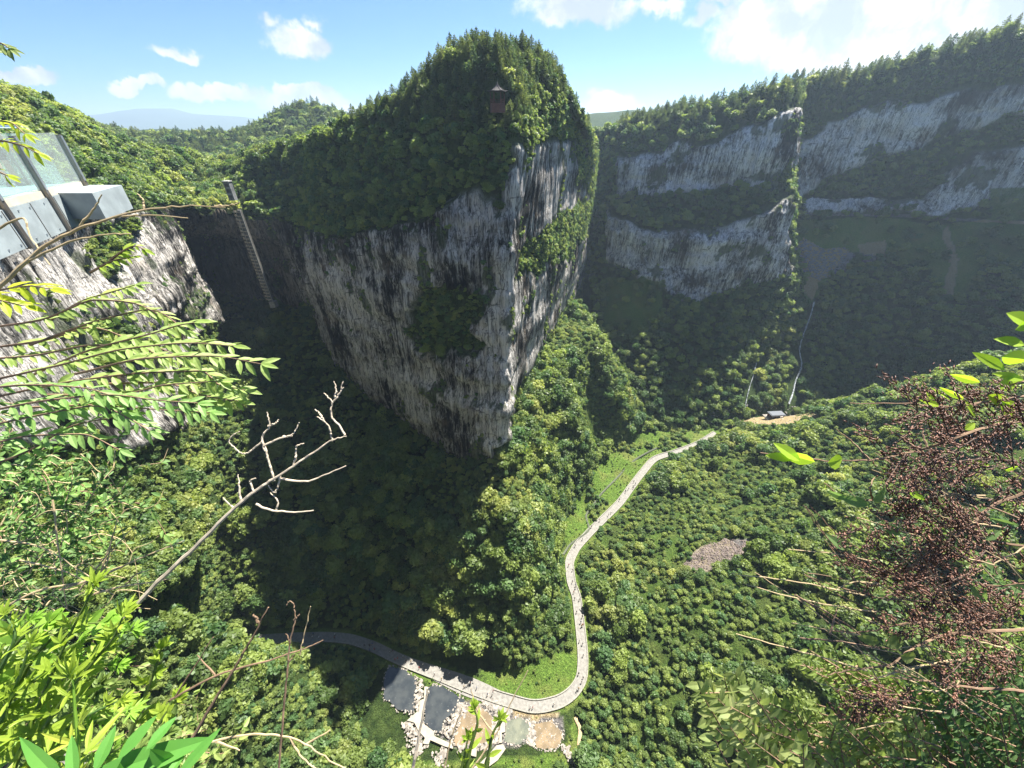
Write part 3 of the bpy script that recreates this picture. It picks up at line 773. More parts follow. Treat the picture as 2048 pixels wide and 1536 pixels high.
# group name, label, category by region and kind
KN = {0: ('broadleaf_tree', 'tree'), 1: ('pine_tree', 'pine tree'), 2: ('shrub', 'shrub')}
LB = {(3, 0): ('leafy green broadleaf tree in the woods on the valley slopes below the viewpoint', 'broadleaf trees on the valley slopes'),
      (1, 0): ('leafy broadleaf tree on the wooded cliff tops round the rock peak', 'broadleaf trees on the cliff tops'),
      (2, 0): ('leafy broadleaf tree on the shaded far cliffs', 'broadleaf trees on the far cliffs'),
      (1, 1): ('slender dark pine tree on the wooded top of the rock peak and its ridge', 'pine trees on the rock peak'),
      (2, 1): ('slender pine tree on the rim of the far cliffs', 'pine trees on the far rim'),
      (4, 1): ('slender pine tree on the hills behind the gorge', 'pine trees on the hills'),
      (4, 0): ('leafy tree on the hills behind the gorge', 'trees on the hills'),
      (3, 2): ('low round green shrub on the valley slopes', 'shrubs on the valley slopes'),
      (1, 2): ('small shrub clinging to the steep rock of the peak and left cliff', 'shrubs clinging to the near cliffs'),
      (2, 2): ('small shrub clinging to the far cliffs', 'shrubs on the far cliffs')}
LIM = {0: 300, 1: 290, 2: 290}
cnt = {0: 0, 1: 0, 2: 0}
used = np.zeros(len(ALL), bool)
for i in order:
    x, y, z, k, s, rg = ALL[i]; k = int(k); rg = int(rg)
    if not inview[i] or all(cnt[q] >= LIM[q] for q in cnt): break
    if cnt[k] >= LIM[k]: continue
    if not visible((x, y, z), s): continue
    cnt[k] += 1; used[i] = True
    name, cat = KN[k]; lab, grp = LB[(rg, k)]
    if rg == 3:
        where = ('on the steep lit spur below the left cliff' if x < -45 and y < 62 else 'in the deep shade between left cliff and peak' if x < -12 else
                 'on the sunlit ridge under the prow of the peak' if dist_poly(np.array([x]), np.array([y]), PATH)[0] > 3 and x < 30 + .45*(y-90) and y > 50 else
                 'on the low ground round the ponds' if y < 50 and x < 30 else 'high on the bushy slope at the right' if z > 40 else 'low on the bushy slope right of the path')
        lab = ('low round green shrub ' if k == 2 else 'tall leafy broadleaf tree ' if s > 4.6 else 'small leafy broadleaf tree ')+where
    elif rg == 1:
        where = ('near the summit of the rock peak' if z > 156 else 'on the prow side of the rock peak' if x > -14 else 'on the wooded left shoulder of the rock peak' if x > -80 else 'on the left cliff and its hilltop')
        lab = {0: 'leafy broadleaf tree ', 1: 'slender pine tree ', 2: 'small clinging shrub '}[k]+where
    rz = rnd.uniform(0, 6.28)
    if k == 2:
        o = bpy.data.objects.new(name, SHRUB[rnd.randrange(3)]); link(o); root = o
    else:
        root = empty(name)
        cr = bpy.data.objects.new('crown', (BROAD[rnd.randrange(5)] if k == 0 else PINES[rnd.randrange(3)])); link(cr, root)
        tr = bpy.data.objects.new('trunk', TR_B if k == 0 else TR_P); link(tr, root)
    root.location = (x, y, z-.12*s if k != 1 else z-.05*s); root.rotation_euler = (rnd.uniform(-.08, .08), rnd.uniform(-.08, .08), rz)
    f = rnd.uniform(.85, 1.15); root.scale = (s*f, s*f, s*rnd.uniform(.9, 1.15))
    tag(root, lab, cat, grp)
print('individual', cnt)
# the rest: one woodland object per kind, drawn by geometry nodes
def instancer(name, P5, meshes, label, cat, sink):
    coll = bpy.data.collections.new(name+' shapes')
    for me in meshes:
        o = bpy.data.objects.new(me.name+' shape', me); coll.objects.link(o)
    me = bpy.data.meshes.new(name); n = len(P5)
    me.vertices.add(n); co = P5[:, :3].copy(); co[:, 2] -= sink*P5[:, 4]
    me.vertices.foreach_set('co', co.astype(np.float32).ravel())
    r = np.random.default_rng(5)
    f = r.uniform(.85, 1.15, n)
    sc = np.column_stack([P5[:, 4]*f, P5[:, 4]*f, P5[:, 4]*r.uniform(.85, 1.15, n)])
    ro = np.column_stack([r.uniform(-.1, .1, n), r.uniform(-.1, .1, n), r.uniform(0, 6.28, n)])
    for nm, dat in (('scl', sc), ('rot', ro)):
        at = me.attributes.new(nm, 'FLOAT_VECTOR', 'POINT'); at.data.foreach_set('vector', dat.astype(np.float32).ravel())
    at = me.attributes.new('pick', 'INT', 'POINT'); at.data.foreach_set('value', r.integers(0, len(meshes), n).astype(np.int32))
    ob = link(bpy.data.objects.new(name, me)); tag(ob, label, cat, None, 'stuff')
    ng = bpy.data.node_groups.new(name+' nodes', 'GeometryNodeTree')
    ng.interface.new_socket('Geometry', in_out='INPUT', socket_type='NodeSocketGeometry'); ng.interface.new_socket('Geometry', in_out='OUTPUT', socket_type='NodeSocketGeometry')
    N = ng.nodes; gi = N.new('NodeGroupInput'); go = N.new('NodeGroupOutput')
    ci = N.new('GeometryNodeCollectionInfo'); ci.inputs[0].default_value = coll; ci.inputs[1].default_value = True; ci.inputs[2].default_value = True
    ip = N.new('GeometryNodeInstanceOnPoints'); ip.inputs['Pick Instance'].default_value = True
    def attr(nm, ty):
        a = N.new('GeometryNodeInputNamedAttribute'); a.data_type = ty; a.inputs[0].default_value = nm; return a.outputs[0]
    L = ng.links
    L.new(gi.outputs[0], ip.inputs['Points']); L.new(ci.outputs[0], ip.inputs['Instance'])
    L.new(attr('pick', 'INT'), ip.inputs['Instance Index']); L.new(attr('scl', 'FLOAT_VECTOR'), ip.inputs['Scale'])
    e2r = N.new('FunctionNodeEulerToRotation'); L.new(attr('rot', 'FLOAT_VECTOR'), e2r.inputs[0]); L.new(e2r.outputs[0], ip.inputs['Rotation'])
    L.new(ip.outputs[0], go.inputs[0])
    md = ob.modifiers.new('woodland', 'NODES'); md.node_group = ng
    return ob
R = ALL[~used]
instancer('forest', R[R[:, 3] == 0], BROAD, 'dense green broadleaf woodland covering the gorge slopes and plateau', 'woodland', .12)
instancer('pine_forest', R[R[:, 3] == 1], PINES, 'dark pine wood on the peak, the rims and the far hills', 'pine wood', .05)
instancer('shrubbery', R[R[:, 3] == 2], SHRUB, 'low green shrubs covering the slopes and cliff ledges', 'shrubbery', .15)
# ------------------------------------------------------------------ path, ponds and what stands on the valley floor
M_PAVE = simple('pale paving stone', (.185, .176, .158), .85, var=.2, scale=1.2)
M_KERB = simple('weathered kerb stone', (.22, .21, .18), .9, var=.25, scale=2)
M_CONC = simple('sandy concrete', (.29, .265, .21), .85, var=.10, scale=.8)
M_STONE = simple('broken pale limestone', (.235, .21, .18), .9, var=.5, scale=.9)
M_WOODDK = simple('dark red timber', (.11, .045, .03), .7, var=.3)
M_TILE = simple('grey roof tile', (.06, .055, .055), .85, var=.3)
M_GREY = simple('grey painted steel', (.33, .33, .31), .6, var=.2)
def on_ground(u, v):
    d = Vector(ray(u, v)); h = bvh.ray_cast(Vector((0, 0, H)), d.normalized(), 900)
    return h[0]
def spline(pts, n=8):
    A = np.array([tuple(p) for p in pts], float)
    return [Vector(p) for p in pchip_interp(A, [n]*(len(A)-1))]
def ribbon(line, w, z0, z1, name, mat, off=0.0):
    b = MB(); prev = None; k = len(line)
    for i, p in enumerate(line):
        d = (line[min(i+1, k-1)]-line[max(i-1, 0)]); d.z = 0; d.normalize(); s = Vector((d.y, -d.x, 0))
        ww = w(i/(k-1)) if callable(w) else w
        c = p + s*off
        q = [c-s*ww/2, c+s*ww/2]
        ring = [Vector((q[0].x, q[0].y, z0)), Vector((q[1].x, q[1].y, z0)), Vector((q[1].x, q[1].y, z1)), Vector((q[0].x, q[0].y, z1))]
        if prev is not None:
            n = len(b.v); b.v += [tuple(v) for v in prev+ring]
            for f in ((0, 1, 5, 4), (1, 2, 6, 5), (2, 3, 7, 6), (3, 0, 4, 7)): b.f.append(tuple(n+i for i in f)); b.m.append(0)
        prev = ring
    return b.build(name, mat)
PL = spline(PATH, 8)
tag(ribbon(PL, lambda t: 3.0 + (2.2*math.exp(-((t-.70)/.03)**2)), -.4, .10, 'path', M_PAVE), kind='structure')
for sgn in (1, -1):
    o = ribbon(PL[: int(len(PL)*(.68 if sgn == 1 else 1))], .32, -.3, .42, 'low_wall', M_KERB, off=sgn*1.62)
    tag(o, 'low stone kerb wall along the %s edge of the paved valley path' % ('pond side' if sgn == 1 else 'peak side'), 'low wall', 'kerb walls of the path')
br = spline([P(u, v, z=0.0) for u, v in ((640, 1279), (600, 1296), (550, 1312), (500, 1325), (470, 1340))], 6)
tag(ribbon(br, 2.6, -.3, .05, 'path', M_KERB), kind='structure')
stm = spline([on_ground(u, v)+Vector((0, 0, .12)) for u, v in ((1330, 888), (1270, 920), (1235, 955), (1205, 985), (1190, 1005), (1172, 1035), (1178, 1056), (1160, 1075), (1140, 1090), (1126, 1110))], 6)
M_STREAM = simple('shallow stream water', (.10, .11, .08), .12, var=.3, spec=.6)
b = MB(); b.tube(stm, .5, 6); tag(b.build('stream', M_STREAM), kind='structure')
def zp(x, y, z=0.0): return P(700+x*.26855, 1250+y*.26855, z=z)
def pond_mat(name, bed, deep):
    m, w = newmat(name); g = w.n('ShaderNodeNewGeometry')
    n = w.noise(g.outputs['Position'], .35, 4); sp = w.n('ShaderNodeTexVoronoi', {'Vector': g.outputs['Position'], 'Scale': .9}).outputs['Distance']
    c = w.mix(w.smap(n, .35, .65), deep, bed)
    c = w.mix(w.math('MULTIPLY', w.smap(sp, .16, .08), .6), c, tuple(min(1, k*1.8) for k in bed))
    bp = w.n('ShaderNodeBump', {'Strength': .05, 'Distance': .1, 'Height': w.noise(g.outputs['Position'], 3)})
    b = w.n('ShaderNodeBsdfPrincipled', {'Base Color': c, 'Roughness': .06, 'Specular IOR Level': .5, 'Normal': bp})
    w.n('ShaderNodeOutputMaterial', {0: b}); return m
MP1 = pond_mat('dark pond water', (.05, .055, .055), (.03, .035, .038))
MP2 = pond_mat('brown pond water', (.22, .165, .10), (.15, .115, .07))
MP3 = pond_mat('green grey pond water', (.16, .165, .12), (.10, .11, .085))
PONDS = [([(250, 400), (300, 300), (390, 330), (480, 385), (500, 430), (478, 640), (400, 645), (250, 560)], MP1, 'dark still pond in the shade of the rock peak'),
         ([(572, 470), (690, 440), (850, 560), (800, 640), (700, 700), (690, 800), (610, 790), (552, 725), (560, 600)], MP1, 'pond half in shade between the stepped walkway and the pale stone bank'),
         ([(860, 600), (960, 590), (1060, 680), (1085, 760), (1075, 870), (900, 895), (790, 905), (770, 850), (815, 720)], MP2, 'shallow brown pond with scattered stones in its middle'),
         ([(1165, 700), (1240, 690), (1345, 720), (1335, 830), (1260, 890), (1145, 865)], MP3, 'greenish pond beside the narrow straight footbridge'),
         ([(1375, 745), (1500, 705), (1575, 790), (1575, 880), (1500, 935), (1385, 905)], MP2, 'round brown pond ringed by white stones nearest the path bend')]
stones = []
for poly, m, lab in PONDS:
    c = [Vector(zp(*q, z=0.0)) for q in poly]; cs_ = sum(c, Vector())/len(c)
    sm = []
    for i in range(len(c)):
        a, b_, c2 = c[i-1], c[i], c[(i+1) % len(c)]
        for t in (0, .25, .5, .75):
            p = (a*(1-t)**2*.5+b_*(.5+t*(1-t))+c2*t*t*.5) if False else b_*(1-t)+c2*t
            sm.append(p+Vector((rnd.uniform(-.35, .35), rnd.uniform(-.35, .35), 0)))
    b = MB(); n = len(sm)
    b.add([Vector((p.x, p.y, .03)) for p in sm]+[Vector((p.x, p.y, -.6)) for p in sm], [tuple(range(n))]+[(i, i+n, (i+1) % n+n, (i+1) % n) for i in range(n)])
    o = b.build('pond', m); tag(o, kind='structure')
    for i in range(n):
        a, b2 = sm[i], sm[(i+1) % n]
        for _ in range(3):
            t = rnd.random(); p = a.lerp(b2, t); o_ = (p-cs_).normalized()*rnd.uniform(-.2, .7)
            stones.append((p+o_, rnd.uniform(.12, .34)))
    if m is MP2:
        for _ in range(60):
            k = rnd.randrange(n); p = cs_.lerp(sm[k], rnd.uniform(.1, .95)); stones.append((p, rnd.uniform(.10, .2)))
# stone banks between the ponds
for (a, b, w_, n) in (((850, 590), (720, 830), 1.6, 260), ((1350, 720), (1355, 900), .9, 130), ((520, 400), (510, 640), 1.2, 120), ((1080, 700), (1090, 880), 1.0, 140),
                      ((430, 700), (520, 960), 2.0, 220), ((640, 1040), (720, 930), 1.4, 110), ((980, 560), (1190, 680), 1.8, 220), ((1580, 900), (1700, 1060), .9, 110), ((800, 910), (1040, 900), .8, 110)):
    A, B_ = Vector(zp(*a)), Vector(zp(*b)); s_ = (B_-A).cross(Vector((0, 0, 1))).normalized()
    for _ in range(n): stones.append((A.lerp(B_, rnd.random())+s_*rnd.gauss(0, w_*.6), rnd.uniform(.14, .5)))
def rock_unit(seed):
    r = random.Random(seed); vs = []
    for z, k in ((-.6, 5), (.15, 6), (.65, 4)):
        for j in range(k):
            a = 6.283*(j+r.random()*.5)/k; rr = math.sqrt(max(0, 1-z*z))*r.uniform(.75, 1.1); vs.append((rr*math.cos(a), rr*math.sin(a), z*r.uniform(.6, .9)))
    import bmesh
    bm = bmesh.new(); [bm.verts.new(v) for v in vs]; bmesh.ops.convex_hull(bm, input=bm.verts)
    bm.verts.ensure_lookup_table(); keep = [v for v in bm.verts if v.link_faces]
    ix = {v: i for i, v in enumerate(keep)}
    out = ([tuple(v.co) for v in keep], [tuple(ix[v] for v in f.verts) for f in bm.faces]); bm.free(); return out
RU = [rock_unit(s) for s in range(5)]
def rocks(name, items, mat, label, cat, kind='stuff'):
    b = MB()
    for p, s in items:
        vs, fs_ = RU[rnd.randrange(5)]; R = Matrix.Rotation(rnd.uniform(0, 6.3), 3, 'Z')
        sx, sy, sz = s*rnd.uniform(.8, 1.4), s*rnd.uniform(.7, 1.1), s*rnd.uniform(.6, .9)
        b.add([R @ Vector((v[0]*sx, v[1]*sy, v[2]*sz))+p for v in vs], fs_)
    return tag(b.build(name, mat), label, cat, None, kind)
rocks('rubble', stones, M_STONE, 'pale broken stones banked round the shallow ponds', 'rubble')
M_DST = simple('dark weathered scree', (.12, .095, .085), .95, var=.45, scale=.6)
def fill_poly(poly, n):
    us = [p[0] for p in poly]; vs = [p[1] for p in poly]; out = []
    while len(out) < n:
        u, v = rnd.uniform(min(us), max(us)), rnd.uniform(min(vs), max(vs))
        if inpoly(np.array([u]), np.array([v]), poly)[0]: out.append((u, v))
    return out
it = []
for u, v in fill_poly(SCREE3[0], 900):
    h = on_ground(u, v)
    if h: it.append((h, rnd.uniform(.12, .5)))
rocks('scree', it, M_DST, 'patch of loose dark boulders on the sunlit slope right of the path', 'scree')
it = []
for u, v in fill_poly(SAND3[0], 260):
    h = on_ground(u, v)
    if h: it.append((h, rnd.uniform(.15, .6)))
rocks('rubble', it, M_STONE, 'scattered stones on the sandy flat below the waterfall', 'rubble')
it = []
for q in SCREE2[:1]:
    for u, v in fill_poly(q, 700):
        h = on_ground(u, v)
        if h: it.append((h, rnd.uniform(.3, 1.1)))
rocks('scree', it, simple('grey scree', (.20, .20, .21), .95, var=.35), 'grey fan of fallen rock below the far cliff', 'scree')
# walkways
def slab(name, poly, z0, z1, mat, **kw):
    c = [zp(*q, z=0) for q in poly]; n = len(c); b = MB()
    if sum((c[(i+1) % n][0]-c[i][0])*(c[(i+1) % n][1]+c[i][1]) for i in range(n)) > 0: c = c[::-1]
    b.add([(p[0], p[1], z1) for p in c]+[(p[0], p[1], z0) for p in c], [tuple(range(n))]+[(i, i+n, (i+1) % n+n, (i+1) % n) for i in range(n)])
    return tag(b.build(name, mat), **kw)
slab('walkway', [(556, 462), (578, 462), (572, 560), (562, 570), (545, 660), (515, 655), (520, 565), (552, 555)], -.3, .45, M_CONC, label='narrow stepped walkway crossing between the two shaded ponds', cat='walkway', group='walkways between the ponds')
slab('walkway', [(500, 650), (545, 662), (535, 730), (625, 795), (630, 830), (760, 890), (768, 925), (700, 905), (600, 860), (585, 893), (540, 885), (560, 845), (510, 790), (480, 730), (425, 715)], -.3, .49, M_CONC, label='sandy branching walkway with a cross shaped junction beside the brown pond', cat='walkway', group='walkways between the ponds')
slab('walkway', [(1132, 690), (1156, 690), (1156, 800), (1130, 806), (1132, 880), (1110, 882), (1114, 800)], -.3, .45, M_CONC, label='short straight footbridge leading from the path to the pale terrace', cat='walkway', group='walkways between the ponds')
slab('terrace', [(1090, 900), (1140, 890), (1160, 925), (1100, 1010), (1010, 1075), (900, 1075), (960, 1040), (1040, 960)], -.3, .40, M_CONC, label='pale paved terrace at the foot of the photo below the ponds', cat='terrace')
slab('terrace', [(880, 925), (930, 900), (945, 930), (940, 985), (905, 975), (880, 955)], -.3, .46, M_CONC, label='small white slab terrace beside the brown pond', cat='terrace')
slab('terrace', [(985, 480), (1200, 585), (1215, 650), (1160, 690), (1060, 620), (990, 560)], -.3, .14, M_PAVE, label='widened stone landing where the footbridge meets the path', cat='terrace')
# trail on the right of the ponds
tr_ = spline([on_ground(u, v)+Vector((0, 0, .1)) for u, v in ((1150, 1435), (1160, 1460), (1158, 1490), (1168, 1515), (1172, 1534))], 5)
b = MB(); b.tube(tr_, .55, 5); tag(b.build('path', simple('bare earth', (.42, .32, .19), .95, var=.3)), kind='structure')

# ------------------------------------------------------------------ people (continuous skinned bodies)
def skinned(joints, edges, rad, name, mat, sub=1):
    me = bpy.data.meshes.new(name); me.from_pydata(joints, edges, []); o = bpy.data.objects.new(name, me); COL.objects.link(o)
    md = o.modifiers.new('s', 'SKIN'); sd = me.skin_vertices[0].data
    for i, r in enumerate(rad): sd[i].radius = (r, r) if not isinstance(r, tuple) else r; sd[i].use_root = (i == 0)
    m2 = o.modifiers.new('b', 'SUBSURF'); m2.levels = sub; m2.render_levels = sub
    dg = bpy.context.evaluated_depsgraph_get(); ev = o.evaluated_get(dg)
    out = bpy.data.meshes.new_from_object(ev); out.name = name; out.materials.clear(); out.materials.append(mat)
    bpy.data.objects.remove(o); return out
def person_mat(name, near=False):
    m, w = newmat(name); tc = w.n('ShaderNodeTexCoord'); s = w.n('ShaderNodeSeparateXYZ', {0: tc.outputs['Object']}); oi = w.n('ShaderNodeObjectInfo')
    z = s.outputs[2]; r = oi.outputs['Random']
    shirt = w.ramp(r, [(0, (.55, .55, .53)), (.18, (.03, .03, .035)), (.34, (.07, .12, .26)), (.5, (.4, .06, .05)), (.64, (.7, .68, .62)), (.8, (.03, .035, .03)), (.92, (.45, .3, .1))], 'CONSTANT')
    pants = w.ramp(w.math('FRACT', w.math('MULTIPLY', r, 5.7)), [(0, (.02, .02, .025)), (.5, (.05, .06, .10)), (.8, (.16, .14, .11))], 'CONSTANT')
    if near: shirt = w.mix(0, (.3, .3, .32), (.3, .3, .32)); pants = w.mix(0, (.018, .018, .02), (.018, .018, .02))
    skin = (.42, .24, .16)
    c = w.mix(w.math('GREATER_THAN', z, .07), (.04, .04, .045), skin)
    c = w.mix(w.math('GREATER_THAN', z, .56 if near else .32), c, pants)
    c = w.mix(w.math('GREATER_THAN', z, .93), c, shirt)
    armskin = w.math('MULTIPLY', w.math('GREATER_THAN', w.math('ABSOLUTE', s.outputs[0]), .21), w.math('LESS_THAN', z, 1.18))
    armskin = w.math('MULTIPLY', armskin, w.math('GREATER_THAN', z, .6))
    c = w.mix(armskin, c, skin)
    c = w.mix(w.math('GREATER_THAN', z, 1.44), c, skin)
    c = w.mix(w.math('GREATER_THAN', z, 1.60), c, (.015, .012, .01))
    b = w.n('ShaderNodeBsdfPrincipled', {'Base Color': c, 'Roughness': .75}); w.n('ShaderNodeOutputMaterial', {0: b}); return m
def body(name, mat, st=.18, sub=1, fingers=False):
    J = [(0, 0, .92), (0, 0, 1.12), (0, 0, 1.34), (0, .0, 1.47), (0, .012, 1.60), (0, .015, 1.70)]; E = [(0, 1), (1, 2), (2, 3), (3, 4), (4, 5)]; R = [(.15, .11), (.14, .10), (.15, .10), .055, .085, .06]
    for s in (-1, 1):
        k = len(J); f = s*st
        J += [(s*.09, f*.3, .80), (s*.10, f*.9, .48), (s*.10, f*.7, .09), (s*.11, f*.7+.14, .035)]; E += [(0, k), (k, k+1), (k+1, k+2), (k+2, k+3)]; R += [.085, .058, .040, .035]
        k = len(J); J += [(s*.19, 0, 1.37), (s*.25, -f*.5, 1.12), (s*.26, -f*.9+.06, .88), (s*.26, -f*.9+.09, .79)]; E += [(2, k), (k, k+1), (k+1, k+2), (k+2, k+3)]; R += [.055, .042, .030, .022]
        if fingers:
            w0 = len(J)-1
            for q, dx in enumerate((-.03, -.01, .01, .03)):
                J += [(s*.26+dx*.3, -f*.9+.09+dx, .74), (s*.26, -f*.9+.095+dx*1.1, .70)]; E += [(w0, len(J)-2), (len(J)-2, len(J)-1)]; R += [.010, .008]
    return skinned(J, E, R, name, mat, sub)
M_P = person_mat('visitor clothing and skin')
BODY = [body('person', M_P, .16), body('person', M_P, -.2), body('person', M_P, .04)]
segs = []
for i in range(len(PL)-1): segs.append((PL[i], PL[i+1]))
def path_at_px(u, v): return Vector(P(u, v, z=.1))
ppl = []
def crowd(poly, n, lab, spread=1.15):
    L = spline([P(u, v, z=.1) for u, v in poly], 5)
    for _ in range(n):
        k = rnd.randrange(len(L)-1); p = L[k].lerp(L[k+1], rnd.random()); d = (L[k+1]-L[k]).normalized(); s = Vector((d.y, -d.x, 0))
        p = p + s*rnd.uniform(-spread, spread)
        if any((p-q[0]).length < .6 for q in ppl): continue
        ppl.append((p, math.atan2(-d.x, d.y)+(0 if rnd.random() < .5 else math.pi)+rnd.uniform(-.3, .3), lab))
crowd(pathpx[10:17], 22, 'tiny visitor on the long sunlit straight of the valley path')
crowd(pathpx[4:10], 11, 'tiny visitor on the path between the meadow and the bushy slope')
crowd([(1264, 962), (1268, 978)], 4, 'tiny visitor in the small group by the far end of the straight path', .8)
crowd(pathpx[20:24], 20, 'tiny visitor walking in shade on the path above the ponds')
crowd([(735, 1286), (750, 1300)], 5, 'tiny visitor in the cluster of people left of the ponds', 1.2)
crowd(pathpx[24:28], 8, 'tiny visitor on the shaded path at the foot of the peak')
crowd([(972, 1388), (1000, 1398)], 4, 'tiny visitor in the sun on the stone landing by the ponds', 1.3)
crowd([(1056, 1414), (1066, 1416)], 3, 'tiny visitor standing at the inside of the path bend', .8)
crowd([(1104, 1410), (1110, 1404)], 2, 'tiny visitor walking round the sunlit path bend', .8)
for p, rz, lab in ppl:
    o = link(bpy.data.objects.new('person', BODY[rnd.randrange(3)])); o.location = p; o.rotation_euler = (0, 0, rz); s = rnd.uniform(.92, 1.1); o.scale = (s, s, s)
    tag(o, lab, 'person', 'visitors on the valley path')

# ------------------------------------------------------------------ pavilion on the peak
pv = Vector(P(995, 208, Y=109.0)); pr = empty('pavilion', pv)
tag(pr, 'small hexagonal timber pavilion with grey tile roof near the summit of the peak', 'pavilion')
b = MB(); hexp = [(1.55*math.cos(math.pi/3*k), 1.55*math.sin(math.pi/3*k)) for k in range(6)]
b.tube([(0, 0, -1.6), (0, 0, .12)], 1.8, 6); b.build('platform', M_WOODDK, pr)
for x, y in hexp:
    b = MB(); b.tube([(x, y, 0), (x, y, 2.1)], .11, 8); b.build('post', M_WOODDK, pr)
b = MB()
for k in range(6):
    if k == 4: continue
    a, c = hexp[k], hexp[(k+1) % 6]
    for z in (.45, .9): b.tube([(a[0], a[1], z), (c[0], c[1], z)], .05, 4)
    for t in (.2, .4, .6, .8): x, y = a[0]*(1-t)+c[0]*t, a[1]*(1-t)+c[1]*t; b.tube([(x, y, .12), (x, y, .9)], .035, 4)
b.build('railing', M_WOODDK, pr)
b = MB(); rings = [(2.35, 2.22), (1.75, 2.35), (1.05, 2.72), (.45, 3.15), (.10, 3.55)]; n6 = 6; vs = []
for r_, z in rings:
    for k in range(12):
        a = math.pi/6*k; rr = r_*(1.0 if k % 2 == 0 else .88); vs.append((rr*math.cos(a), rr*math.sin(a), z+(.16 if (k % 2 == 0 and r_ > 2) else 0)))
fs_ = [(i*12+j, i*12+(j+1) % 12, (i+1)*12+(j+1) % 12, (i+1)*12+j) for i in range(4) for j in range(12)]+[tuple(range(11, -1, -1))]
b.add(vs, fs_); rf = b.build('roof', M_TILE, pr)
b = MB(); b.tube([(0, 0, 3.5), (0, 0, 3.75), (0, 0, 3.8), (0, 0, 4.05)], [.09, .05, .12, .02], 8); b.build('finial', M_STONE, rf)
for k in range(6):
    a = math.pi/3*k; b = MB(); b.tube([(r_*math.cos(a), r_*math.sin(a), z+.05+(.16 if r_ > 2 else 0)) for r_, z in rings], .07, 5); b.build('ridge', M_TILE, rf)

# ------------------------------------------------------------------ lift tower by the arch
top = P(478, 420, Y=158.0); base = P(527, 592, Y=158.0)
lx, ly = top[0], top[1]; z0, z1 = base[2]-2, top[2]
lt = empty('lift_tower', (lx, ly, z0)); tag(lt, 'tall slim grey lift shaft standing against the cliff beside the dark cave arch', 'lift tower')
hh = z1-z0; b = MB()
b.box((0, 0, hh/2), (1.25, 1.25, hh)); b.build('shaft', simple('concrete shaft', (.085, .08, .07), .8, var=.3, scale=.5), lt)
b = MB()
for x, y in ((-.9, -.7), (-.9, .7), (.7, -.7)): b.tube([(x, y, 0), (x, y, hh)], .07, 4)
b.build('frame', M_GREY, lt)
for k in range(26):
    b = MB(); z = hh*(k+.5)/26; b.box((-.6, -.75, z), (1.9, .2, .28)); b.box((-1.5, -.75, z+.2), (.7, .16, .7)); b.build('bracket', simple('rusty steel', (.34, .28, .20), .8) if k == 0 else bpy.data.materials['rusty steel'], lt)
b = MB(); b.box((.2, 0, -1.6), (2.4, 2.4, 2.6)); b.build('base', M_KERB, lt)
stn = P(468, 402, Y=165.0); ls = empty('lift_station', stn); tag(ls, 'pale grey lift head building half hidden in trees above the cave arch', 'building')
b = MB(); b.box((0, 0, 3.6), (2.2, 2.0, 6.6)); b.build('wall', simple('pale render', (.17, .18, .18), .8, var=.35, scale=.6), ls)
b = MB(); b.box((0, 0, 6.9), (2.6, 2.4, .3)); b.build('roof', M_GREY, ls)
for z in (1.6, 3.6, 5.6):
    b = MB(); b.box((0, -1.02, z), (1.5, .08, 1.1)); b.build('window', M_TILE, ls)
# ------------------------------------------------------------------ small shelter and waterfalls below the far cliff
sh = Vector(on_ground(1549, 836)); sh.z += .3; so = empty('shelter', sh, .08); tag(so, 'small dark flat roofed shelter on the sandy flat at the foot of the waterfall', 'shelter')
b = MB(); b.box((0, 0, 2.9), (8.6, 4.4, .35)); b.box((0, -.1, 3.2), (7.8, 3.6, .25)); b.build('roof', simple('dark slate roof', (.09, .10, .12), .7), so)
b = MB(); b.box((0, 1.2, 1.3), (7.2, 1.6, 2.8)); b.build('wall', M_WOODDK, so)
for x in (-3.6, -1.2, 1.2, 3.6): b = MB(); b.box((x, -1.6, 1.3), (.25, .25, 2.9)); b.build('post', M_WOODDK, so)
b = MB(); b.box((0, 0, -.1), (11, 6.5, .5)); b.build('base', M_STONE, so)
def water_mat():
    m, w = newmat('white falling water'); g = w.n('ShaderNodeNewGeometry')
    n = w.noise(w.n('ShaderNodeMapping', {'Vector': g.outputs['Position'], 'Scale': (1, 1, .2)}).outputs[0], 1.6, 5)
    c = w.mix(w.smap(n, .4, .6), (.12, .14, .15), (.5, .53, .56)); b = w.n('ShaderNodeBsdfPrincipled', {'Base Color': c, 'Roughness': .4}); w.n('ShaderNodeOutputMaterial', {0: b}); return m
M_WF = water_mat()
def waterfall(px, w0, label):
    b = MB(); pts_ = []
    for (u, v) in px:
        h = on_ground(u, v)
        if h: pts_.append(h + (Vector((0, 0, H))-h).normalized()*1.3)
    b.tube(spline(pts_, 4), [w0*rnd.uniform(.5, 1.2) for _ in range((len(pts_)-1)*4+1)], 6)
    tag(b.build('waterfall', M_WF), label, 'waterfall', 'waterfalls')
waterfall([(1628, 604), (1622, 628), (1612, 655), (1603, 680), (1599, 703), (1603, 722), (1600, 742), (1592, 760), (1586, 785), (1578, 808)], .5, 'thin white waterfall zigzagging down the wooded slope to the shelter')
waterfall([(1513, 725), (1507, 750), (1499, 775), (1493, 800), (1490, 815)], .25, 'faint short waterfall on the dark wooded slope beside the bigger fall')
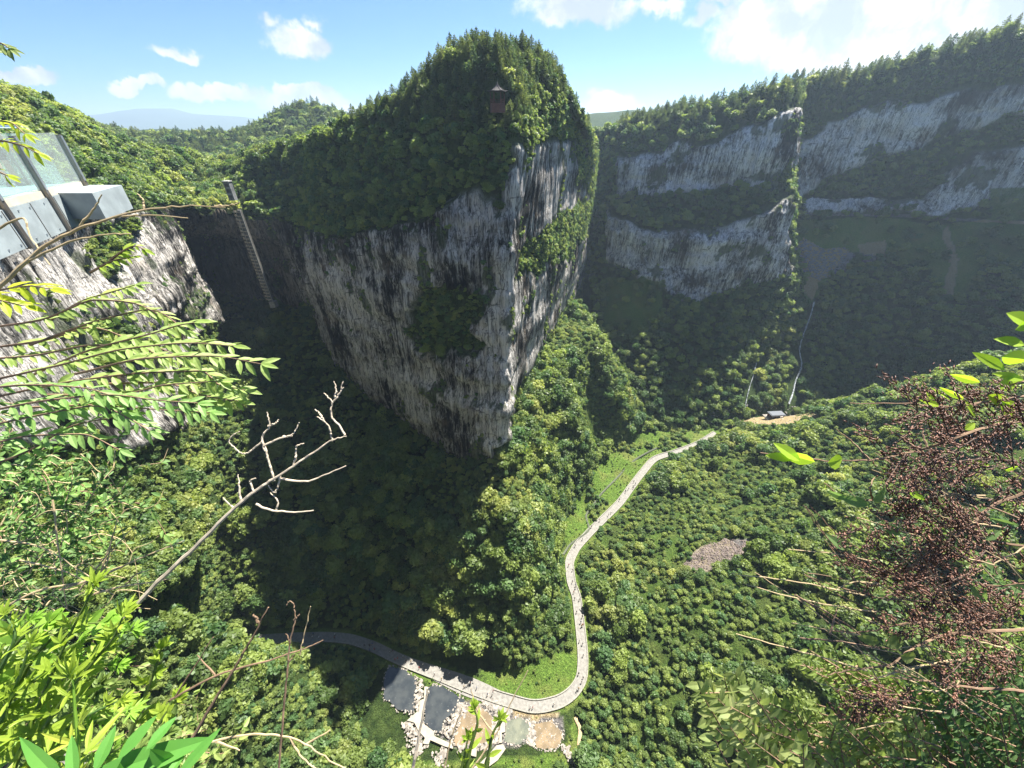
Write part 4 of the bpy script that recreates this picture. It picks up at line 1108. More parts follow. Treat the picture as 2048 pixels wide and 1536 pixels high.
# ------------------------------------------------------------------ glass viewing deck at the left
M_STEEL = simple('blue grey painted steel', (.27, .31, .32), .5, var=.16, scale=2.2)
M_POST = simple('brushed bronze steel', (.22, .20, .18), .35, .7, var=.12, scale=4)
M_RAIL = simple('bare steel tube', (.62, .66, .70), .3, .8, var=.05)
def glass_mat(name, tint, thin=.86):
    m, w = newmat(name)
    t = w.n('ShaderNodeBsdfTransparent', {'Color': tint+(1,)}); g = w.n('ShaderNodeBsdfGlossy', {'Color': (1, 1, 1, 1), 'Roughness': .02})
    d = w.n('ShaderNodeBsdfDiffuse', {'Color': (.75, .8, .8, 1)})
    fr = w.n('ShaderNodeFresnel', {'IOR': 1.5})
    a = w.n('ShaderNodeMixShader', {0: .10, 1: t, 2: g}); b = w.n('ShaderNodeMixShader', {0: 1-thin, 1: a, 2: d})
    w.n('ShaderNodeOutputMaterial', {0: b}); return m
M_GLASS = glass_mat('balustrade glass', (.86, .93, .90))
M_FLOORG = simple('pale turquoise glass floor', (.42, .66, .70), .08, var=.06, spec=.6)
DZ = 148.73
dk = empty('viewing_deck', (-12, 8, DZ)); tag(dk, 'cantilevered glass floored viewing deck with steel posts and glass balustrade at the left edge', 'viewing deck')
def dl(p): return Vector(p)-dk.location
e0 = Vector(P(172, 369, z=DZ)); e1 = Vector(P(-500, 545, z=DZ)); ed = (e1-e0).normalized(); en = Vector((ed.y, -ed.x, 0))
if en.x > 0: en = -en
def quadbox(b, a, c, w, h0, h1):
    """box along a->c, width w to the inside, heights h0..h1 relative to DZ"""
    r = []
    for z in (h0, h1): r.append([Vector((p.x, p.y, DZ+z)) for p in (a, c, c+en*w, a+en*w)])
    b.hexa([dl(p) for p in r[0]], [dl(p) for p in r[1]])
b = MB(); quadbox(b, e0+en*.25, e1+en*.25, 6.0, -.03, .04); b.build('floor', M_FLOORG, dk)
b = MB(); quadbox(b, e0, e1, .22, -.04, .09); b.build('ledge', simple('sandy stone ledge', (.50, .45, .34), .7, var=.1), dk)
b = MB(); quadbox(b, e0-en*.02, e1-en*.02, .12, -.75, -.045)
quadbox(b, e0+en*.1, e0+ed*.12+en*.1, 6.0, -.75, -.045); b.build('fascia', M_STEEL, dk)
b = MB(); quadbox(b, e0+en*.3, e1+en*.3, 5.6, -.42, -.10); b.build('underside', M_STEEL, dk)
def at_edge(u, v):
    q = Vector(P(u, v, z=DZ)); return (q-e0).dot(ed)
s_posts = [.05, at_edge(104, 389), at_edge(14, 412), at_edge(14, 412)*2-at_edge(104, 389), 3*at_edge(14, 412)-2*at_edge(104, 389)]
for k, s in enumerate(s_posts):
    p = e0+ed*s; b = MB()
    quadbox(b, p-en*.07, p+ed*.11-en*.07, .12, -.78, 1.12); po = b.build('post', M_POST, dk)
    b = MB(); quadbox(b, p+ed*.02-en*.085, p+ed*.09-en*.085, .015, .1, 1.1); b.build('clip', M_RAIL, po)
for s0, s1 in zip(s_posts[:-1], s_posts[1:]):
    b = MB(); quadbox(b, e0+ed*(s0+.13)+en*.0, e0+ed*(s1-.02)+en*.0, .015, .10, 1.16); b.build('glass_panel', M_GLASS, dk)
far = e0+en*.1
b = MB(); b.tube([dl(far+en*2.9+Vector((0, 0, 1.28))), dl(far+en*.6+Vector((0, 0, 1.28)))], .035, 10); b.build('handrail', M_RAIL, dk)
for s in (1.0, 2.6):
    b = MB(); b.tube([dl(far+en*s+Vector((0, 0, 0))), dl(far+en*s+Vector((0, 0, 1.26)))], .03, 8); b.build('post', M_POST, dk)
b = MB(); p = far+en*.3; q = far+en*2.8
b.hexa([dl(v) for v in (p, q, q+ed*.015, p+ed*.015)], [dl(v+Vector((0, 0, 1.15))) for v in (p, q, q+ed*.015, p+ed*.015)]); b.build('glass_panel', M_GLASS, dk)
for s in (.9, 1.9, 2.9, 3.9):
    p = e0+ed*s; b = MB()
    quadbox(b, p-en*.03, p+ed*.012-en*.03, .02, -.74, -.06); b.build('panel_joint', M_POST, dk)
    for h0 in (-.68, -.14):
        for o_ in (.08, .5): b = MB(); quadbox(b, p+ed*o_-en*.035, p+ed*(o_+.03)-en*.035, .03, h0, h0+.03); b.build('bolt', M_RAIL, dk)
b = MB(); c4 = [Vector(P(*q, z=DZ-.02)) for q in ((113, 386), (184, 386), (243, 370), (172, 370))]
b.hexa([v-Vector((0, 0, .58)) for v in c4], c4); bx_ = b.build('beam_end', [M_STEEL], None)
bx_.parent = dk; bx_.matrix_parent_inverse = Matrix.Translation(-dk.location)
# the visitor on the deck
ft = Vector(P(24, 372, z=DZ+.04)); pm_ = person_mat('deck visitor', True)
pb = link(bpy.data.objects.new('person', body('person', pm_, .06, 2, True))); pb.location = ft-Vector((-.1, 0, 0)); pb.rotation_euler = (0, 0, -1.9)
tag(pb, 'person in black shorts and dark trainers standing on the glass deck', 'person')
for s in (-1, 1):
    b = MB(); R_ = Matrix.Rotation(0, 3, 'Z'); f = s*.06*.7
    b.tube([(s*.105, f-.07, .045), (s*.105, f+.04, .055), (s*.11, f+.15, .035), (s*.11, f+.20, .028)], [.05, .055, .045, .02], 8); b.build('shoe', simple('grey trainer', (.12, .15, .17), .7) if s < 0 else bpy.data.materials['grey trainer'], pb)

# ------------------------------------------------------------------ plants close to the viewer
def fol(name, dk_, lt_, ye, trans=.45): return leaf_mat(name, dk_, lt_, ye, trans, 2.5, .5, .0, .35)
ML_BRIGHT = fol('bright young leaves', (.19, .30, .03), (.37, .47, .06), (.52, .54, .08))
ML_DROOP = fol('drooping leaflets', (.20, .30, .06), (.36, .46, .15), (.44, .50, .14))
ML_OLIVE = fol('small olive leaves', (.09, .15, .03), (.18, .25, .06), (.24, .26, .09), .3)
ML_GREY = fol('grey green oval leaves', (.14, .20, .05), (.34, .41, .15), (.50, .52, .22), .5)
ML_YEL = fol('yellow green leaves', (.34, .44, .03), (.50, .56, .05), (.62, .58, .05), .55)
M_DEAD = simple('bleached dead wood', (.50, .42, .31), .85, var=.2, scale=12)
M_TWIG = simple('brown twig', (.20, .13, .08), .85, var=.3, scale=14)
M_TWIGD = simple('dark twig', (.07, .045, .03), .85, var=.3, scale=14)
M_TAN = simple('tan dry stalk', (.42, .32, .18), .8, var=.2, scale=14)
M_SEED = simple('dark brown seed pods', (.13, .062, .038), .42, var=.8, scale=60, spec=.5)
def rv(s=1.0): return Vector((rnd.gauss(0, s), rnd.gauss(0, s), rnd.gauss(0, s)))
def leaf(b, p, d, n, L, W, curl=.15, fold=.12):
    d = d.normalized(); n = (n-d*n.dot(d)).normalized(); s = d.cross(n)
    V = [p]; F = []
    ST = ((.14, .55), (.38, 1.0), (.64, .86), (.86, .42))
    for f, wd in ST:
        c = p+d*L*f-n*L*curl*f*f; h = W*.5*wd
        V += [c+s*h+n*W*fold*wd, c, c-s*h+n*W*fold*wd]
    V.append(p+d*L-n*L*curl)
    F += [(0, 1, 2), (0, 2, 3)]
    for i in range(3):
        q = 1+3*i; F += [(q, q+3, q+4, q+1), (q+1, q+4, q+5, q+2)]
    F += [(10, 13, 11), (11, 13, 12)]
    b.add(V, F)
def qline(px, n=6):
    """polyline given as (u, v, t) -> smooth 3d points"""
    return spline([Q(u, v, t) for u, v, t in px], n)
UPV = Vector((0, -.35, 1)).normalized()
def taper(n, r0, r1): return [r0+(r1-r0)*i/(n-1) for i in range(n)]
def px_r(px, t): return px*t/FPX/2
# --- drooping leafy twigs, upper left
def droop_plant(twigs, label, leafpx=34, space=15, seed=0, mat=None, stem=None):
    root = empty('leafy_branch', Q(-200, 800, 2.4)); tag(root, label, 'branch', 'drooping leafy branches at the left')
    inv = Matrix.Translation(-root.location); sb = MB(); lb = MB()
    for px in twigs:
        L = qline(px, 8); n = len(L); t = px[0][2]
        sb.tube(L, taper(n, px_r(5, t), px_r(1.8, t)), 5)
        acc = 0; side = 1
        for i in range(1, n):
            seg = L[i]-L[i-1]; acc += seg.length
            if acc > px_r(space*2, t)*1.0 and i > n*.12:
                acc = 0
                d = seg.normalized()
                for side in (1, -1):
                    sd = d.cross(UPV).normalized()*side
                    dd = (d*.75+sd*rnd.uniform(.45, .9)+Vector((0, 0, -.25))+rv(.12)); sz = px_r(leafpx*2, t)*rnd.uniform(.7, 1.15)
                    leaf(lb, L[i]+seg*rnd.uniform(-.5, .5), dd, UPV+rv(.25), sz, sz*.33, rnd.uniform(.1, .3))
        leaf(lb, L[-1], (L[-1]-L[-2]), UPV, px_r(leafpx*2, t), px_r(leafpx*.66, t))
    o = sb.build('stem', stem or M_TWIG, root); o.matrix_parent_inverse = inv
    o = lb.build('leaves', mat or ML_DROOP, root); o.matrix_parent_inverse = inv
def tw(t, *p): return [(u, v, t+.0009*(u if u > 0 else 0)*0) for u, v in p]
droop_plant([tw(2.3, (-60, 770), (120, 730), (250, 698), (380, 686), (466, 692)), tw(2.2, (150, 748), (300, 716), (420, 712), (522, 728)), tw(2.35, (60, 752), (180, 700), (300, 668), (360, 650), (388, 645)),
             tw(2.25, (-60, 805), (150, 762), (300, 745), (400, 742), (440, 770), (490, 780)), tw(2.3, (200, 768), (320, 765), (410, 792), (476, 802)), tw(2.2, (90, 790), (230, 790), (330, 770), (440, 762))],
            'long arching twig with rows of pale green leaflets reaching farthest over the shaded gorge')
droop_plant([tw(2.6, (-60, 660), (80, 640), (190, 600), (260, 605), (320, 632), (345, 660)), tw(2.6, (60, 690), (200, 640), (300, 620), (372, 660)), tw(2.7, (-50, 700), (90, 680), (180, 655), (260, 680), (330, 720)),
             tw(2.6, (-60, 720), (60, 712), (190, 690), (290, 690), (370, 720)), tw(2.7, (100, 640), (170, 600), (220, 585), (270, 570))],
            'pale leafy twig in front of the sunlit left cliff', 28, 13)
droop_plant([tw(2.1, (-60, 860), (80, 830), (190, 812), (260, 838), (300, 862)), tw(2.1, (-60, 900), (60, 872), (160, 868), (240, 900)), tw(2.2, (60, 815), (200, 810), (300, 818), (420, 825)), tw(2.1, (-60, 830), (100, 800), (220, 790), (310, 800), (395, 806)),
             tw(2.2, (-40, 940), (60, 900), (150, 850), (260, 830)), tw(2.1, (-60, 780), (60, 770), (160, 775), (250, 800))],
            'lower leafy twig hanging beneath the longest branch', 32, 15)
droop_plant([tw(1.9, (-70, 600), (0, 580), (60, 572), (100, 578)), tw(1.9, (-60, 560), (0, 600), (50, 612))], 'small sprig with yellowing leaflets at the edge below the deck', 40, 20, mat=ML_YEL)
droop_plant([tw(2.0, (-60, 225), (-20, 240), (20, 245), (50, 268)), tw(2.0, (-60, 300), (0, 282), (40, 290), (78, 308)), tw(2.0, (-40, 330), (0, 345), (16, 352))], 'yellow green sprig in front of the glass deck', 26, 16, mat=ML_YEL)
droop_plant([tw(2.0, (-60, 70), (-20, 80), (5, 88), (20, 98)), tw(2.0, (-40, 110), (-10, 98), (8, 95))], 'grey green sprig against the sky at the upper left corner', 24, 14, mat=ML_GREY)
droop_plant([tw(2.5, (220, 520), (250, 500), (270, 492), (290, 500)), tw(2.5, (180, 545), (230, 520), (262, 515))], 'small bright sprig over the top of the left cliff', 22, 12, mat=ML_BRIGHT)
# --- tangled small leaved shrub, left middle
def tangle(label, poly, n, t0, t1, leafpx, mat, stem, seed, lean=(.8, -.5), nl=26):
    root = empty('tangled_shrub', Q(-50, 1250, 3.2)); tag(root, label, 'shrub', 'tangled shrubs at the left'); inv = Matrix.Translation(-root.location)
    sb = MB(); lb = MB(); R = random.Random(seed)
    for (u, v) in fill_poly(poly, n):
        t = R.uniform(t0, t1); a = math.atan2(lean[1], lean[0])+R.gauss(0, .55); Lp = R.uniform(60, 190)
        px = []
        for k in range(6):
            f = k/5; px.append((u+math.cos(a)*Lp*f, v+math.sin(a)*Lp*f+30*f*f, t+.15*f)); a += R.gauss(0, .18)
        L = qline(px, 4); sb.tube(L, taper(len(L), px_r(2.2, t), px_r(1.0, t)), 4, cap=False)
        for _ in range(nl):
            k = R.randrange(1, len(L)); d = (L[k]-L[k-1]).normalized(); p = L[k].lerp(L[k-1], R.random())
            sz = px_r(leafpx*2, t)*R.uniform(.6, 1.3); leaf(lb, p+rv(px_r(3, t)), d*.5+rv(.7), UPV+rv(.5), sz, sz*.42)
    for mb, nm, mt in ((sb, 'stem', stem), (lb, 'leaves', mat)):
        o = mb.build(nm, mt, root); o.matrix_parent_inverse = inv
tangle('tangle of thin grey stems with tiny olive leaves at the left edge', [(-80, 880), (150, 880), (230, 960), (200, 1080), (60, 1200), (-80, 1230)], 60, 2.6, 3.4, 15, ML_OLIVE, M_TAN, 3)
tangle('small leaved green shrub hanging below the left cliff', [(-80, 960), (120, 930), (180, 1000), (120, 1150), (-80, 1180)], 34, 3.4, 4.2, 17, ML_DROOP, M_TWIG, 4)
tangle('dry bare stemmed bush above the pale rocks', [(-40, 1050), (120, 1050), (230, 1130), (180, 1240), (-40, 1260)], 38, 2.8, 3.4, 9, ML_OLIVE, M_TAN, 5, (.8, -.55), 5)
# --- bright lobed herbs, lower left
def lobed(lb, p, d, n, L, W, k=5):
    d = d.normalized(); s = d.cross(n).normalized()
    leaf(lb, p, d, n, L, W, .12)
    for i in range((k-1)//2):
        f = .18+.22*i
        for sg in (1, -1): leaf(lb, p+d*L*f, d*.75+s*sg*.75+rv(.06), n+rv(.15), L*(.62-.1*i), W*.75, .12)
def herb(label, stems, leafpx, mat, wf=.2, step=.09, k=5, t=1.6, stem=None):
    root = empty('leafy_herb', Q(stems[0][0][0], stems[0][0][1], t)); tag(root, label, 'herb', 'bright herbs at the lower left'); inv = Matrix.Translation(-root.location)
    sb = MB(); lb = MB()
    for px in stems:
        L = qline([(u, v, t+(.0 if len(q) == 0 else q[0])) for u, v, *q in px], 8); sb.tube(L, taper(len(L), px_r(9, t), px_r(3, t)), 6)
        tot = sum((L[i]-L[i-1]).length for i in range(1, len(L))); acc = 0; run = 0; ph = rnd.uniform(0, 6)
        for i in range(1, len(L)):
            seg = L[i]-L[i-1]; run += seg.length; acc += seg.length
            if acc > px_r(leafpx*2, t)*step*4:
                acc = 0; ph += 2.4; f = run/tot; d = seg.normalized(); a = d.orthogonal().normalized(); a.rotate(Matrix.Rotation(ph, 3, d))
                dd = a*(1.0-.35*f)+d*(.35+.6*f)+Vector((0, 0, .15)); sz = px_r(leafpx*2, t)*(1.1-.45*f)*rnd.uniform(.8, 1.15)
                lobed(lb, L[i], dd, (UPV+rv(.2)), sz, sz*wf, k)
        for q in range(5):
            d = (L[-1]-L[-2]).normalized(); lobed(lb, L[-1], d+rv(.35), UPV+rv(.3), px_r(leafpx*1.3, t), px_r(leafpx*1.3, t)*wf, 3)
    for mb, nm, mt in ((sb, 'stem', stem or ML_OLIVE), (lb, 'leaves', mat)):
        o = mb.build(nm, mt, root); o.matrix_parent_inverse = inv
herb('tall bright yellow green herb with lobed leaves reaching up to the gorge', [[(20, 1560), (70, 1430), (130, 1290), (190, 1170)], [(60, 1500), (140, 1380), (230, 1270), (245, 1235)]], 60, ML_BRIGHT, .22, .07)
herb('dense clump of fine lobed leaves in the lower left corner', [[(-60, 1580), (0, 1450), (40, 1350), (60, 1290)], [(-40, 1500), (20, 1400), (110, 1330)], [(-60, 1420), (0, 1340), (30, 1270), (10, 1230)], [(30, 1600), (90, 1500), (160, 1440), (240, 1400)]], 50, ML_BRIGHT, .2, .06)
herb('slender upright herb with long narrow leaves beside the pale rocks', [[(150, 1620), (156, 1500), (150, 1420), (146, 1360)]], 92, ML_BRIGHT, .15, .075, 3, 1.35, ML_BRIGHT)
herb('small pale lobed herb above the big leaf', [[(260, 1470), (290, 1390), (310, 1340), (322, 1300)], [(300, 1480), (330, 1430), (352, 1400)]], 44, ML_BRIGHT, .3, .10, 5, 2.3)
herb('broad leaved plant with rounded leaves at the left edge', [[(20, 1400), (80, 1300), (150, 1250), (200, 1245)], [(0, 1330), (50, 1270), (95, 1245)]], 66, ML_BRIGHT, .48, .16, 1, 1.7)
herb('clump of yellow green lobed herbs hiding the rocks at the lower left', [[(-30, 1540), (40, 1470), (90, 1400), (120, 1340)], [(60, 1560), (110, 1500), (200, 1440), (262, 1420)], [(100, 1600), (180, 1530), (250, 1490)], [(-40, 1320), (20, 1280), (60, 1240)], [(90, 1330), (150, 1290), (215, 1270), (262, 1262)], [(40, 1380), (110, 1340), (180, 1330), (235, 1330)]], 46, ML_BRIGHT, .22, .065, 5, 1.75)
herb('low dense leafy weeds over the pale bank', [[(-40, 1600), (30, 1560), (70, 1510)], [(150, 1600), (210, 1540), (280, 1500), (330, 1470)], [(-40, 1480), (10, 1430), (40, 1400)], [(120, 1480), (170, 1420), (200, 1370)], [(200, 1600), (300, 1560), (380, 1530)], [(0, 1290), (60, 1330), (130, 1390)]], 46, ML_OLIVE, .28, .075, 5, 2.1)
tangle('leafy undergrowth on the bank in the lower left corner', [(-80, 1300), (60, 1300), (200, 1420), (330, 1500), (380, 1600), (-80, 1600)], 110, 2.3, 3.3, 20, ML_DROOP, M_TWIG, 15, (.7, -.7), 20)
root = empty('big_leaf', Q(180, 1560, 1.1)); tag(root, 'big deep green lobed leaf filling the bottom edge', 'leaf'); inv = Matrix.Translation(-root.location)
lb = MB(); t = 1.1
for (a, c, w_) in (((165, 1560), (425, 1476), 46), ((235, 1520), (312, 1430), 26), ((292, 1500), (352, 1432), 24), ((300, 1498), (360, 1540), 30), ((240, 1525), (262, 1600), 30), ((190, 1545), (230, 1450), 26), ((350, 1560), (440, 1455), 22), ((330, 1560), (372, 1500), 18), ((140, 1580), (30, 1475), 30), ((150, 1570), (140, 1470), 24)):
    A, B_ = Q(*a, t), Q(*c, t+.06); leaf(lb, A, B_-A, UPV+rv(.1), (B_-A).length, px_r(w_*2, t), .05)
o = lb.build('leaves', fol('deep green leaf', (.10, .24, .03), (.16, .32, .05), (.22, .36, .06)), root); o.matrix_parent_inverse = inv
herb('small leafy sprig rising at the bottom centre', [[(930, 1580), (940, 1500), (955, 1445), (950, 1420)], [(900, 1590), (925, 1530), (935, 1480)], [(960, 1590), (975, 1520), (985, 1470), (1000, 1440)]], 34, ML_BRIGHT, .3, .12, 1, 2.0)
# --- bare branches and stalks
def twig(label, lines, t, r0, r1, mat, name='bare_branch', grp='bare twigs in front of the gorge'):
    b = MB()
    for i, px in enumerate(lines):
        L = qline([(u, v, t+.05*i % .1) if len(q) == 0 else (u, v, q[0]) for u, v, *q in px], 6)
        a = r0 if i == 0 else min(r0, r1*2.3); n = len(L)
        L2 = [L[0]]+[p+rv(px_r(1.2, t)) for p in L[1:]]
        b.tube(L2, taper(n, px_r(a, t), px_r(r1, t)), 6)
    return tag(b.build(name, mat), label, 'branch', grp)
twig('bleached leafless forked branch reaching up over the shaded gorge', [
    [(235, 1250), (330, 1150), (400, 1085), (470, 1015), (520, 975), (560, 950), (620, 910), (665, 880), (693, 872)],
    [(548, 962), (538, 925), (531, 900), (523, 885), (505, 900), (488, 908), (470, 896), (458, 882), (466, 870), (480, 862)],
    [(530, 902), (524, 875), (540, 848), (534, 825)], [(536, 852), (552, 846), (557, 840)], [(528, 892), (560, 876), (588, 866), (598, 845)], [(566, 873), (585, 872)],
    [(585, 935), (592, 910), (592, 893), (608, 886)], [(664, 882), (660, 858), (648, 842), (634, 834)], [(648, 842), (640, 828), (630, 818)], [(690, 870), (678, 850), (662, 828), (664, 805), (652, 790), (648, 786)],
    [(664, 806), (678, 788), (686, 762)], [(670, 796), (672, 778), (668, 762)], [(676, 790), (688, 775)], [(560, 958), (610, 963), (650, 950), (692, 932)], [(512, 1008), (540, 1020), (590, 1024), (626, 1021)], [(552, 1022), (556, 1005), (540, 985)],
    [(508, 985), (500, 962), (512, 956)], [(482, 1004), (478, 970), (476, 950)], [(470, 1018), (446, 996)], [(560, 952), (556, 975), (548, 985), (536, 970)]], 2.2, 10, 2.0, M_DEAD, 'dead_branch')
twig('long pale twig curving from the left edge across the cave arch', [[(-30, 600), (30, 545), (95, 488), (190, 446), (290, 420), (370, 412), (450, 414)], [(430, 412), (462, 410), (482, 405)], [(60, 520), (150, 480), (230, 468), (262, 468)], [(160, 452), (185, 420), (205, 388)], [(245, 433), (300, 430), (376, 436)], [(288, 420), (286, 400), (275, 388)], [(-30, 470), (45, 435), (60, 470), (100, 530)]], 2.3, 8, 2, M_TAN)
twig('dark angled stick rising from the bottom bushes', [[(385, 1475), (430, 1400), (470, 1335), (505, 1275), (537, 1214)], [(517, 1247), (514, 1236), (506, 1229)]], 1.9, 7, 3, M_TWIG)
twig('thin dry stalk with a curled tip', [[(556, 1560), (566, 1440), (575, 1340), (580, 1285), (590, 1240), (589, 1212), (580, 1202), (573, 1210)], [(577, 1325), (590, 1308)], [(580, 1285), (572, 1268)], [(588, 1240), (600, 1228)]], 2.0, 4.5, 1.6, M_TWIG)
twig('straight thin twig beside the curled stalk', [[(600, 1310), (608, 1270), (622, 1212)]], 2.0, 3, 1.5, M_TAN)
twig('low reddish twig crossing the left bend of the path', [[(340, 1400), (430, 1352), (540, 1320), (610, 1296), (646, 1280)], [(430, 1350), (395, 1310)], [(350, 1395), (426, 1275)]], 2.1, 4.5, 1.8, M_TWIG)
twig('arching pale twigs along the bottom edge', [[(330, 1520), (430, 1482), (520, 1468), (580, 1475), (640, 1508), (700, 1545)], [(430, 1482), (480, 1500)], [(580, 1475), (600, 1510), (640, 1545)], [(610, 1490), (660, 1460)]], 2.0, 5, 2, M_TAN)
twig('straight pale stick in front of the ponds', [[(822, 1560), (838, 1470), (855, 1376)], [(852, 1395), (858, 1382)]], 2.2, 7, 3, M_DEAD)
twig('slender stick leaning over the brown pond', [[(885, 1560), (902, 1480), (925, 1415)], [(990, 1470), (955, 1420), (942, 1375)], [(930, 1560), (990, 1470), (1020, 1410), (1056, 1340)]], 2.2, 4, 1.6, M_TAN)
for i, (lab, px) in enumerate((('thin bare twig over the dark overhang at the left', [[(120, 1180), (230, 1140), (300, 1108), (368, 1082)], [(200, 1150), (220, 1090), (235, 1040)]]),
                  ('grey bare twig below the bleached branch', [[(180, 1190), (250, 1172), (300, 1165), (345, 1156)], [(250, 1172), (270, 1150), (300, 1140)], [(160, 1180), (215, 1110), (270, 1052)]]),
                  ('crossing dry twigs above the pale rocks', [[(-20, 1230), (80, 1180), (180, 1160), (215, 1125), (225, 1070)], [(40, 1120), (120, 1140), (230, 1190)], [(0, 1080), (70, 1090), (190, 1160)], [(105, 1000), (118, 1100), (135, 1220)]]))):
    twig(lab, px, 2.5, 4.5, 1.6, M_TAN)
# --- rock bank under the plants at the left and the bank at the right
def bank(name, rows, label, rockiness):
    Gb, _ = loft(np.array([[tuple(p) for p in r] for r in rows]), .10, .10); Nb = gnormals(Gb)
    q = Gb*1.3; d = .28*fbm(q, 4, 5)+.10*(1-2*np.abs(fbm(q*2.2, 3, 8)))
    Gb = Gb+Nb*d[..., None]; cv = np.zeros(Gb.shape); cv[..., 0] = fbm(q*.8, 3, 4) > rockiness
    o = surface(name, Gb, cv, M_BANK); return o
M_BANK = simple('pale weathered limestone', (.16, .145, .125), .9, var=.7, scale=9)
bank('bank', [[Q(-400, 1150, 6.2)+Vector((0, -.35, -5)), Q(0, 1460, 5.0)+Vector((0, -.35, -5)), Q(-20, 1620, 4.2)+Vector((0, -.35, -4)), Q(0, 1760, 3.3)+Vector((0, -.35, -4)), Q(150, 2000, 2.8)+Vector((0, -.35, -4))],
              [Q(-400, 1170, 6), Q(0, 1490, 4.8), Q(-30, 1650, 4.0), Q(0, 1790, 3.2), Q(150, 2000, 2.6)],
              [Q(-400, 1300, 4.2), Q(-60, 1500, 3.7), Q(0, 1720, 3.1), Q(50, 1860, 2.7), Q(180, 2250, 2.2)],
              [Q(-400, 1700, 3.2), Q(-60, 1800, 2.8), Q(50, 1980, 2.5), Q(100, 2200, 2.2), Q(200, 2700, 1.9)]], 'pale rock', -.2)
M_BANKG = M_BANK; M_BANK = simple('earth and leaf litter', (.05, .055, .028), .95, var=.4, scale=6)
bank('bank', [[Q(1450, 1900, 2.6)+Vector((0, -.35, -4)), Q(1700, 1700, 3.0)+Vector((0, -.35, -4)), Q(1900, 1560, 3.6)+Vector((0, -.35, -4)), Q(2150, 1400, 4.4)+Vector((0, -.35, -4)), Q(2500, 1100, 5.4)+Vector((0, -.35, -4))],
              [Q(1480, 1960, 2.5), Q(1740, 1730, 2.9), Q(1920, 1590, 3.5), Q(2160, 1430, 4.3), Q(2500, 1130, 5.3)],
              [Q(1400, 2200, 1.9), Q(1600, 1900, 2.3), Q(1850, 1700, 2.8), Q(2150, 1550, 3.4), Q(2500, 1400, 4.2)],
              [Q(1500, 3000, 1.5), Q(1650, 2400, 1.9), Q(1900, 2100, 2.2), Q(2200, 1900, 2.6), Q(2500, 1800, 3.2)]], 'bank', 0)
# --- seed laden shrub at the right
def seed_shrub(label, stems, bands, nseed, t, leaves=(), hue=None):
    root = empty('seeding_shrub', Q(2200, 1200, t)); tag(root, label, 'shrub', 'seeding shrubs at the right'); inv = Matrix.Translation(-root.location)
    sb = MB()
    for i, px in enumerate(stems):
        L = qline([(u, v, t+rnd.uniform(-.08, .08)) for u, v in px], 6); L = [L[0]]+[p+rv(px_r(1.5, t)) for p in L[1:]]
        sb.tube(L, taper(len(L), px_r(6.5 if i < 2 else 4, t), px_r(1.8, t)), 5)
    V = []; F = []; tot = sum(b_[3] for b_ in bands); side = MB()
    for (a, c, rad, wt) in bands:
        n = int(nseed*wt/tot); ntw = max(6, n//45)
        for q in range(ntw):
            f = rnd.random(); u0 = a[0]+(c[0]-a[0])*f+rnd.gauss(0, rad*.35); v0 = a[1]+(c[1]-a[1])*f+rnd.gauss(0, rad*.35); tt = t+rnd.uniform(-.25, .3)
            an = math.atan2(c[1]-a[1], c[0]-a[0])+rnd.choice((1, -1))*rnd.uniform(.3, 1.2); Lp = rnd.uniform(.6, 2.0)*rad
            u1, v1 = u0+math.cos(an)*Lp, v0+math.sin(an)*Lp
            A, B_ = Q(u0, v0, tt), Q(u1, v1, tt+rnd.uniform(-.1, .1)); side.tube([A, A.lerp(B_, .5)+rv(px_r(4, t)), B_], [px_r(2.4, t), px_r(1.8, t), px_r(1.2, t)], 4, cap=False)
            for _ in range(n//ntw):
                p = A.lerp(B_, rnd.random()**.8)+rv(px_r(rnd.choice((6, 12, 22)), tt)); s = px_r(rnd.uniform(4.5, 8), tt); d = rv(1).normalized(); e = d.orthogonal().normalized(); g_ = d.cross(e)
                o_ = len(V); d = ((B_-A).normalized()+d*.7).normalized(); e = d.orthogonal().normalized(); g_ = d.cross(e); V += [p+d*s*2.1, p-d*s*1.6, p+e*s*.5, p-e*s*.5, p+g_*s*.42, p-g_*s*.42]
                F += [(o_, o_+2, o_+4), (o_, o_+4, o_+3), (o_, o_+3, o_+5), (o_, o_+5, o_+2), (o_+1, o_+4, o_+2), (o_+1, o_+3, o_+4), (o_+1, o_+5, o_+3), (o_+1, o_+2, o_+5)]
    o = sb.build('stem', M_TWIG, root); o.matrix_parent_inverse = inv
    o = side.build('twigs', M_TWIGD, root); o.matrix_parent_inverse = inv
    o = link(bpy.data.objects.new('seeds', mesh_np('seeds', np.array([tuple(v) for v in V]), np.array(F), [M_SEED])), root); o.matrix_parent_inverse = inv
    if leaves:
        lb = MB()
        for (u, v, L_, an, w_) in leaves:
            A = Q(u, v, t-.05); B_ = Q(u+math.cos(an)*L_, v-math.sin(an)*L_, t-.05+rnd.uniform(-.03, .03)); leaf(lb, A, B_-A, Vector((0, -1, .5))+rv(.4), (B_-A).length, (B_-A).length*w_, .1)
        o = lb.build('leaves', hue or ML_YEL, root); o.matrix_parent_inverse = inv
